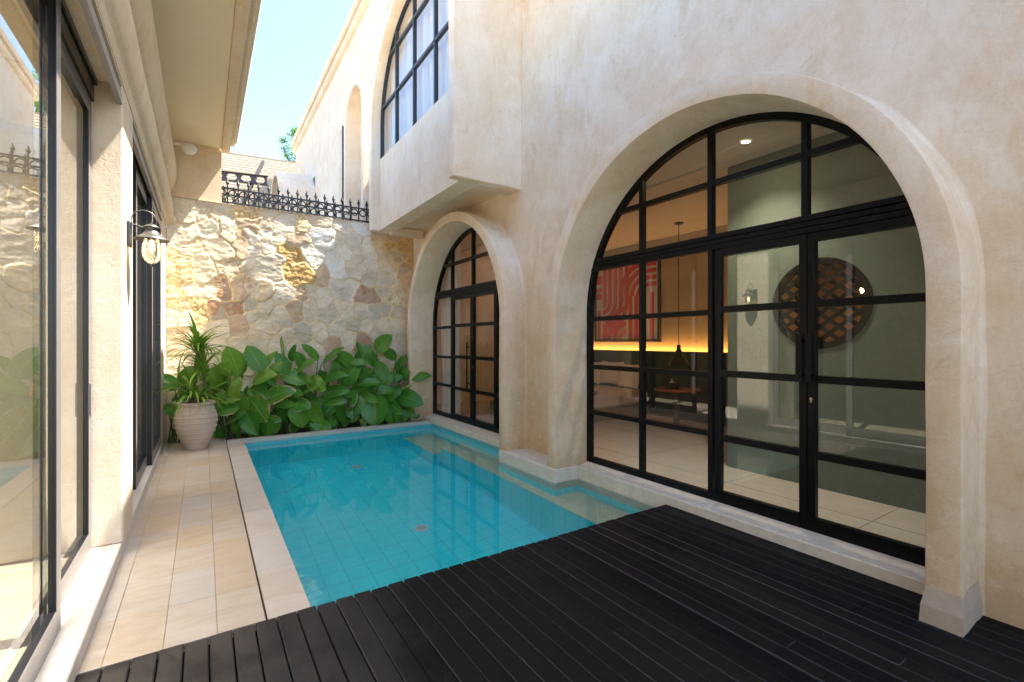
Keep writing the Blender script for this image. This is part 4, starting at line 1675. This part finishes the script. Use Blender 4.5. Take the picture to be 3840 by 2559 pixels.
# leaves read off the photo: centre (in a 1.568x zoom whose corner is 550,750), length, direction of the tip, width ratio, tone, depth
LV = """185 970 150 95 .75 .1 8.7;515 945 160 105 .78 .15 8.6;640 930 150 115 .62 .1 8.65;795 885 150 100 .6 0 8.75;965 890 115 125 .5 0 8.75;1095 905 140 40 .42 .1 8.7;1175 930 115 120 .7 0 8.6;1250 945 110 12 .45 .2 8.5;
1275 915 125 60 .6 0 8.75;1390 840 115 50 .75 0 8.7;1425 895 100 130 .6 0 8.7;1610 1030 105 20 .62 .05 8.3;1440 1040 110 5 .62 0 8.55;935 975 125 40 .5 .1 8.5;900 935 95 100 .8 .1 8.65;860 1040 135 150 .6 .1 8.45;
690 1040 130 20 .72 .35 8.4;520 1105 115 70 .5 .9 8.35;765 1135 165 35 .66 -.8 8.3;1105 1040 125 30 .66 -.4 8.4;1190 1020 140 60 .72 .05 8.5;1105 1115 135 20 .65 .05 8.35;1300 1070 115 175 .55 .0 8.35;1390 1110 115 10 .5 .15 8.35;
1440 1150 100 30 .55 0 8.35;1545 1165 145 -15 .62 0 8.28;1340 1235 155 -80 .88 0 8.25;1425 1235 140 -50 .62 0 8.28;1240 1210 105 -95 .65 0 8.3;1211 1170 85 -90 .6 -.4 8.3;1150 1260 115 -90 .75 0 8.28;1100 1175 125 5 .5 .25 8.3;
985 1250 135 -60 .62 .5 8.28;905 1262 130 -70 .85 .3 8.25;900 1200 115 -10 .72 -.5 8.3;800 1200 105 170 .5 .15 8.3;650 1230 155 -50 .82 -.6 8.28;735 1285 95 0 .52 -.9 8.26;490 1290 155 205 .66 -.45 8.3;470 1230 115 185 .6 -.5 8.35;
480 1165 115 0 .52 .5 8.4;610 1310 130 -60 .72 -.4 8.25;705 1335 95 -90 .95 .1 8.22;1020 1330 110 0 .55 0 8.25;600 1180 110 -20 .7 .1 8.4;430 1010 115 60 .6 .2 8.6;800 960 120 110 .6 0 8.6;745 1000 120 60 .6 0 8.55;
1030 965 110 70 .6 0 8.65;1240 1110 115 30 .6 0 8.45;1000 1080 125 -30 .6 .35 8.35;945 1110 110 190 .45 .3 8.35;1500 960 110 60 .6 0 8.65;1525 1010 100 80 .55 0 8.5;1380 1000 110 120 .6 0 8.6;1130 985 110 80 .7 0 8.65;
570 1010 130 80 .6 0 8.55;1475 1290 105 -70 .6 -.3 8.26;125 1060 120 120 .6 -.3 8.5;150 1235 110 -30 .6 -.6 8.4;330 1000 110 80 .6 .1 8.7;400 1100 120 40 .6 .1 8.5;1300 1160 110 -20 .5 .2 8.35;850 1120 120 -10 .6 0 8.4;
710 930 110 60 .6 0 8.7;1450 1215 120 -40 .55 0 8.3;1080 1220 105 -120 .6 0 8.35;780 1250 105 -60 .6 -.3 8.35;560 1225 115 -110 .6 .2 8.38;420 1190 105 -100 .6 .1 8.4;1500 1110 100 50 .35 .7 8.35;1250 870 70 100 .5 -.4 8.75;
860 900 90 80 .5 0 8.75;1330 920 110 100 .55 0 8.75;540 1020 105 45 .5 .1 8.6;230 1040 120 60 .6 .2 8.55;660 1130 120 -15 .62 0 8.42;1180 1130 110 150 .6 0 8.4;1400 1060 110 40 .6 0 8.5;910 1050 120 -5 .55 .1 8.5;
310 1090 125 60 .7 .05 8.6;250 1130 125 100 .7 0 8.62;360 1160 120 30 .7 .1 8.55;220 1190 120 150 .7 -.3 8.5;400 1060 120 110 .7 .1 8.6;300 1180 120 -20 .7 0 8.5;460 1060 120 90 .7 0 8.55"""
leaves = []
for tok in LV.replace('\n', '').split(';'):
    a = [float(q) for q in tok.split()]
    leaves.append(a)
NPL = 9
plants = []
labels = ['broad leaved plant half hidden behind the terracotta pot', 'broad leaved plant just right of the terracotta pot with upright bright leaves', 'broad leaved plant with an orange flecked leaf hanging toward the water',
          'broad leaved plant under the tallest upright leaf on the stone wall', 'broad leaved plant with scorched lower leaves over the pool edge', 'broad leaved plant with a pale speckled dark leaf',
          'broad leaved plant with a wide dark leaf low over the coping', 'broad leaved plant with two tall leaves against the stone wall', 'broad leaved plant leaning a single leaf toward the narrow arch']
cx_px = [160, 470, 680, 820, 960, 1120, 1290, 1430, 1560]
stems = []
store = []
for i in range(NPL):
    c_ = spot(550 + cx_px[i] / 1.568, 1600, 8.6)
    o = thing('broad_leaf_plant', labels[i], 'plant', 'broad leaved plants along the wall', (c_.x, 8.62, -.02))
    plants.append(o)
    store.append((MB(), [], MB()))
depth_scale = {}
for a in leaves:
    px, py, L, ang, wr, tn, dep = a
    u, v = 550 + px / 1.568, 750 + py / 1.568
    c_ = spot(u, v, dep)
    dist = (c_ - Vector((0, 0, CAM_H))).dot(FWD)
    ln = L / 1.568 / F_PX * dist * 1.2
    i = min(range(NPL), key=lambda q: abs(cx_px[q] - px))
    o = plants[i]
    jit = random.uniform(-.25, .25)
    dr = RGT * math.cos(R(ang)) + Vector((0, 0, 1)) * math.sin(R(ang)) - FWD * (.35 + jit) * (1 if ang < 0 or ang > 170 else .35)
    dr.normalize()
    up = .55 if ang > 0 else .35
    nrm = -FWD * random.uniform(.35, .8) + Vector((0, 0, up + random.uniform(-.1, .5))) + RGT * random.uniform(-.75, .75)
    base = c_ - dr * (ln * .5)
    off = o.location
    mb, uv, st = store[i]
    leaf_mesh(mb, uv, base - off, dr, nrm, ln, ln * wr, droop=random.uniform(.2, 1.0), fold=random.uniform(-.1, .38), tone=tn + (random.uniform(-.08, .08) if tn < 0 else random.uniform(0, .12) + (.22 if px < 620 else 0)), wavy=.014)  # low-px leaves made yellower: sunlight put into their colour
    root = Vector((off.x + random.uniform(-.08, .08), 8.62 + random.uniform(-.12, .12), -.02))
    mid = (root + base) * .5 + Vector((0, .05, .06))
    st.tube([root - off, mid - off, base - off], [.012, .010, .006], 6)
# darker filler leaves inside the clump
for k_ in range(80):
    i = k_ % NPL
    o = plants[i]
    off = o.location
    x = off.x + random.uniform(-.24, .24)
    z = random.uniform(.08, .80) if i > 0 else random.uniform(.1, .95)
    yv = random.uniform(8.5, 8.95)
    ang = random.uniform(-60, 150)
    dr = RGT * math.cos(R(ang)) + Vector((0, 0, 1)) * math.sin(R(ang)) - FWD * random.uniform(0, .5)
    ln = random.uniform(.24, .36)
    base = Vector((x, yv, z))
    if x + dr.x * ln > 3.5 or x + dr.x * ln < -.42:
        continue
    mb, uv, st = store[i]
    leaf_mesh(mb, uv, base - off, dr, -FWD + Vector((0, 0, .6)) + RGT * random.uniform(-.5, .5), ln, ln * random.uniform(.5, .75), droop=random.uniform(.2, .9), fold=.15, tone=random.choice([0, 0, 0, .15, -.4]), nl=7, nw=3, wavy=.01)
    if k_ % 2:
        st.tube([Vector((off.x + random.uniform(-.1, .1), 8.7, -.02)) - off, base - off], [.010, .005], 5)
# drooping older leaves along the coping
for k_ in range(70):
    i = k_ % NPL
    o = plants[i]
    off = o.location
    x = off.x + random.uniform(-.22, .22)
    if x < .35 or x > 3.3:
        continue
    base = Vector((x, random.uniform(8.32, 8.5), random.uniform(.12, .38)))
    a = random.uniform(-150, -30)
    dr = RGT * math.cos(R(a)) * .8 + Vector((0, 0, 1)) * math.sin(R(a)) * .8 - FWD * random.uniform(.2, .6)
    ln = random.uniform(.18, .30)
    mb, uv, st = store[i]
    leaf_mesh(mb, uv, base - off, dr, -FWD * .6 + Vector((0, 0, .8)) + RGT * random.uniform(-.6, .6), ln, ln * random.uniform(.55, .85), droop=random.uniform(.2, .8), fold=random.uniform(0, .3), tone=random.choice([0, .1, -.5, -.8, .3]), nl=8, nw=3, wavy=.015)
for i, o in enumerate(plants):
    mb, uv, st = store[i]
    build_leaves(mb, uv, 'leaves', M['leaf'], o)
    st.build('stems', M['stem'], o, 60)
# small weeds at the foot
for (px, py, lab) in ((1365, 1340, 'small dark lobed weed hanging over the pool coping'), (430, 1375, 'low clover weed in the soil beside the terracotta pot'), (530, 1385, 'low clover weed at the corner of the pool coping')):
    c_ = spot(550 + px / 1.568, 750 + py / 1.568, 8.2 if px > 1000 else 8.45)
    o = thing('weed', lab, 'weed', 'small weeds by the coping', (c_.x, c_.y, .02))
    mb, uv = MB(), []
    for k_ in range(16):
        a = random.uniform(0, 6.28)
        bb = Vector((random.uniform(-.07, .07), random.uniform(-.05, .05), random.uniform(.0, .07)))
        leaf_mesh(mb, uv, bb, (math.cos(a), math.sin(a), random.uniform(-.2, .6)), (0, 0, 1), random.uniform(.03, .055), random.uniform(.02, .035), .5, .1, 0., 4, 1)
    build_leaves(mb, uv, 'leaves', M['leaf'], o)

# potted dracaena ------------------------------------------------------
PC = Vector((-.083, 7.955, -.003))
pot = thing('terracotta_pot', 'large banded terracotta pot on the sandstone terrace', 'plant pot', None, PC)
prof = [(.0, .0), (.128, .0), (.132, .02)]
for i in range(1, 29):
    t_ = i / 28
    z = .02 + .58 * t_
    r = .132 + .123 * math.sin(min(1, t_ / .68) * math.pi / 2) ** .95 - (.050 * ((t_ - .68) / .32) ** 1.6 if t_ > .68 else 0)
    prof.append((r, z))
prof += [(.205, .615), (.206, .625)]
m = MB()
m.lathe(prof + [(.19, .62), (.185, .55), (.0, .55)], n=48, wob=.004)
m.build('body', M['terracotta'], pot, 40)
m = MB()
for z, tk in ((.115, .007), (.165, .008), (.235, .008), (.305, .009), (.375, .009), (.445, .009), (.505, .007)):
    t_ = (z - .02) / .58
    r = .132 + .123 * math.sin(min(1, t_ / .68) * math.pi / 2) ** .95 - (.050 * ((t_ - .68) / .32) ** 1.6 if t_ > .68 else 0)
    m.lathe([(r - .004, z - .013), (r + tk * .8, z - .004), (r + tk, z + .003), (r - .004, z + .012)], n=48, wob=.008)
m.build('bands', M['terracotta'], pot, 40)
m = MB()
m.lathe([(.20, .600), (.222, .612), (.232, .630), (.228, .648), (.210, .656), (.190, .648), (.186, .61)], n=48, wob=.005)
m.build('rim', M['terracotta'], pot, 50)
m = MB()
m.lathe([(.0, .585), (.1, .59), (.188, .58)], n=24)
m.build('soil', M['soil'], pot)

dr_ = thing('dracaena', 'spiky leaved dracaena growing from the terracotta pot', 'plant', None, PC + Vector((0, 0, .58)))
m = MB()
canes = [[(-.02, 0, -.01), (-.035, .01, .22), (-.01, .0, .55), (.02, -.01, .80)], [(.05, .02, -.01), (.09, .03, .18), (.10, .02, .36), (.085, .01, .50)], [(-.06, -.02, -.01), (-.075, -.03, .08), (-.06, -.04, .17)], [(.0, -.05, -.01), (.01, -.08, .06), (.03, -.10, .12)]]
for c_ in canes:
    pts = []
    for a, b in zip(c_[:-1], c_[1:]):
        for i in range(5):
            pts.append(Vector(a).lerp(Vector(b), i / 5))
    pts.append(Vector(c_[-1]))
    m.tube(pts, [.019 + .002 * (i % 2) for i in range(len(pts))], 9)
m.build('canes', M['cane'], dr_, 60)
mb, uv = MB(), []


def rosette(c_, n, lmin, lmax, el0, el1, dp, seed):
    rr = random.Random(seed)
    for i in range(n):
        a = i * 2.399 + rr.uniform(-.3, .3)
        e = R(rr.uniform(el0, el1))
        dv = Vector((math.cos(a) * math.cos(e), math.sin(a) * math.cos(e), math.sin(e)))
        ln = rr.uniform(lmin, lmax)
        leaf_mesh(mb, uv, Vector(c_) + dv * .012 + Vector((0, 0, rr.uniform(-.10, .02))), dv, Vector((0, 0, 1)) + dv * .2, ln, rr.uniform(.034, .052), droop=rr.uniform(.35, 1.) * dp, fold=.35, tone=rr.choice([.1, .3, .55, .8]), nl=10, nw=1, shape='strap')


rosette((.02, -.01, .80), 54, .42, .68, 8, 86, 2.1, 3)
rosette((.085, .01, .52), 28, .38, .6, 4, 80, 2.2, 4)
rosette((-.06, -.04, .22), 34, .40, .64, 10, 84, 2.3, 5)
rosette((.03, -.10, .16), 16, .36, .54, 10, 70, 2.4, 6)
build_leaves(mb, uv, 'leaves', M['strap'], dr_)

# tree beyond the far house ---------------------------------------------
tc = Vector((4.75, 28.0, 12.1))
tr_ = thing('tree', 'bright green leafy tree rising beyond the far end of the tall house', 'tree', None, (tc.x, tc.y, -.12))
mb, uv = MB(), []
rr = random.Random(9)
lobes = [(rr.uniform(-.5, 1.6), rr.uniform(-1, 1), rr.uniform(-2.6, 1.2), rr.uniform(.28, .55)) for _ in range(40)] + [(-.95, 0, -.2, .34), (-1.15, .2, .35, .22), (-.9, -.2, -.75, .36), (-.6, .1, .75, .35), (-1.0, 0, -1.1, .3)]
for lx, ly, lz, lr in lobes:
    for _ in range(110):
        a, b = rr.uniform(0, 6.28), rr.uniform(-1, 1)
        rad = lr * rr.uniform(.4, 1.05)
        q = Vector((lx + rad * math.cos(a) * math.sqrt(1 - b * b), ly + rad * math.sin(a) * math.sqrt(1 - b * b), lz + rad * b))
        dv = Vector((rr.uniform(-1, 1), rr.uniform(-1, 1), rr.uniform(-.8, .6)))
        leaf_mesh(mb, uv, Vector((0, 0, 12.2)) + q, dv, (rr.uniform(-.5, .5), rr.uniform(-.5, .5), 1), rr.uniform(.11, .18), rr.uniform(.05, .08), .3, .1, rr.choice([0, .2, .5]), 2, 1)
build_leaves(mb, uv, 'crown', M['tree_leaf'], tr_)
m = MB()
m.tube([(0, 0, 0), (.1, 0, 4), (0, .1, 8), (-.1, 0, 12.4)], [.24, .2, .15, .05], 10)
for a, b, c_ in ((-1.1, .1, 12.0), (.9, .3, 12.3), (-.4, -.5, 12.8), (.5, -.6, 11.4)):
    m.tube([(0, .05, 9.5), (a * .5, b * .5, 10.8), (a, b, c_)], [.1, .06, .025], 7)
m.build('trunk', M['bark'], tr_, 60)

# ------------------------------------------------------------------ wall lantern
ln_ = thing('wall_lantern', 'iron wall lantern with a clear pear shaped glass on the cream pillar', 'wall lamp', None, (-.328, 4.5, 2.28))
aged = simple('aged_zinc_iron', (.12, .115, .11), .42, metal=.7, var=.35, scale=60)
m = MB()
m.box(-.141, -.122, -.075, .075, -.075, .105, b=.006)
m.build('back_plate', M['blue_steel'], ln_)
m = MB()
pts = [(-.122, 0, .02)]
for i in range(0, 27):
    a = math.pi * (1.02 - i / 26 * 1.72)
    rr_ = .076 if i < 16 else .076 - .036 * (i - 16) / 10
    cx0 = -.045 if i < 16 else -.045 + .034 * (i - 16) / 10
    pts.append((cx0 + rr_ * math.cos(a), 0, .132 + rr_ * math.sin(a)))
m.tube(pts, .0042, 8)
m.tube([(-.122, 0, .098), (-.03, 0, .070)], .005, 8)
tw = [(-.122 + .092 * i / 30, .008 * math.cos(i * 1.0), .098 - .028 * i / 30 + .008 * math.sin(i * 1.0)) for i in range(31)]
m.tube(tw, .0028, 6)
m.tube([(-.112, 0, .085), (-.100, 0, .035), (-.075, 0, .012)], .003, 6)
m.tube([(0, 0, .108), (0, 0, .130)], .006, 8)
m.build('scroll_arm', aged, ln_, 60)
m = MB()
m.lathe([(0, .112), (.02, .108), (.048, .090), (.050, .084), (.040, .084), (.034, .078), (.033, .062), (.038, .056), (.048, .046), (.052, .034), (.062, .026), (.088, .010), (.112, -.008), (.113, -.012), (.105, -.010), (.062, .012), (.055, .0)], n=36)
m.build('shade', aged, ln_, 40)
m = MB()
gp = [(.044, .002), (.052, -.03), (.061, -.07), (.063, -.105), (.056, -.145), (.036, -.178), (.014, -.192), (.0, -.194)]
m.lathe(gp, n=32)
sg = NT('seeded_lantern_glass')
tr = sg.n('BsdfTransparent', Color=(.90, .88, .84, 1))
gl = sg.n('BsdfGlossy', Color=(1, 1, 1, 1), Roughness=.03)
fr = sg.n('Fresnel', IOR=1.5)
c = sg.coords()
b = sg.bump(sg.noise(c, 130, 3, .6), .6, .01)
sg.t.links.new(b, gl.inputs['Normal'])
mx = sg.n('MixShader', i0=sg.math('MINIMUM', sg.math('ADD', sg.math('MULTIPLY', fr.outputs[0], 1.4), .10), 1.), i1=tr.outputs[0], i2=gl.outputs[0])
m.build('lamp_glass', sg.finish(mx.outputs[0]), ln_, 60)
m = MB()
for a in (0, math.pi / 2, math.pi, 3 * math.pi / 2):
    pts = [(.056, .0)] + [(r + .006, z) for r, z in gp[1:]]
    m.tube([(r * math.cos(a + .5), r * math.sin(a + .5), z) for r, z in pts], .003, 6)
m.lathe([(0, -.190), (.010, -.196), (.012, -.205), (.006, -.214), (.0, -.216)], n=12)
m.build('cage', aged, ln_, 50)
m = MB()
for k_ in range(5):
    a = k_ * 1.2566
    m.tube([(.008 * math.cos(a), .008 * math.sin(a), -.02), (.013 * math.cos(a), .013 * math.sin(a), -.06), (.009 * math.cos(a), .009 * math.sin(a), -.10)], .0016, 5)
m.build('filament', emit('filament_glow', (1, .78, .42), 14), ln_)
m = MB()
m.lathe([(.014, .0), (.024, -.02), (.030, -.06), (.022, -.11), (.0, -.125)], n=20)
m.build('bulb', glass('bulb_glass', (.95, .9, .8), 1.4, .03), ln_, 60)

# white sensor floodlight under the soffit
fd = thing('sensor_light', 'white sensor light on a short arm under the cream soffit', 'lamp', None, (-.18, 8.6, 4.40))
m = MB()
m.box(-.285, -.25, -.035, .035, .02, .115, b=.006)
m.build('mount', M['white'], fd)
m = MB()
m.box(-.25, -.085, -.018, .018, .018, .048, b=.005)
m.tube([(-.09, 0, .035), (-.055, 0, .03)], .022, 12)
m.build('arm', M['white'], fd)
m = MB()
m.lathe([(0, .075), (.05, .068), (.092, .035), (.105, .0), (.104, -.01), (.098, -.014)], n=32)
m.build('housing', M['white'], fd, 50)
m = MB()
m.lathe([(.096, -.014), (.085, -.045), (.055, -.075), (.0, -.088)], n=32)
m.build('lens', simple('opal_lens', (.80, .78, .72), .3, var=.02), fd, 60)

# ------------------------------------------------------------------ render settings
vs_ = scene.view_settings
vs_.view_transform = 'Standard'
vs_.look = 'None'
vs_.exposure = 2.42
vs_.gamma = 1.0
cy = scene.cycles
cy.use_denoising = True
cy.max_bounces = 12
cy.diffuse_bounces = 6
cy.glossy_bounces = 5
cy.transmission_bounces = 8
cy.transparent_max_bounces = 16
cy.sample_clamp_indirect = 6.0
cy.blur_glossy = 0.4
cy.caustics_reflective = True
cy.caustics_refractive = True
bpy.context.view_layer.update()
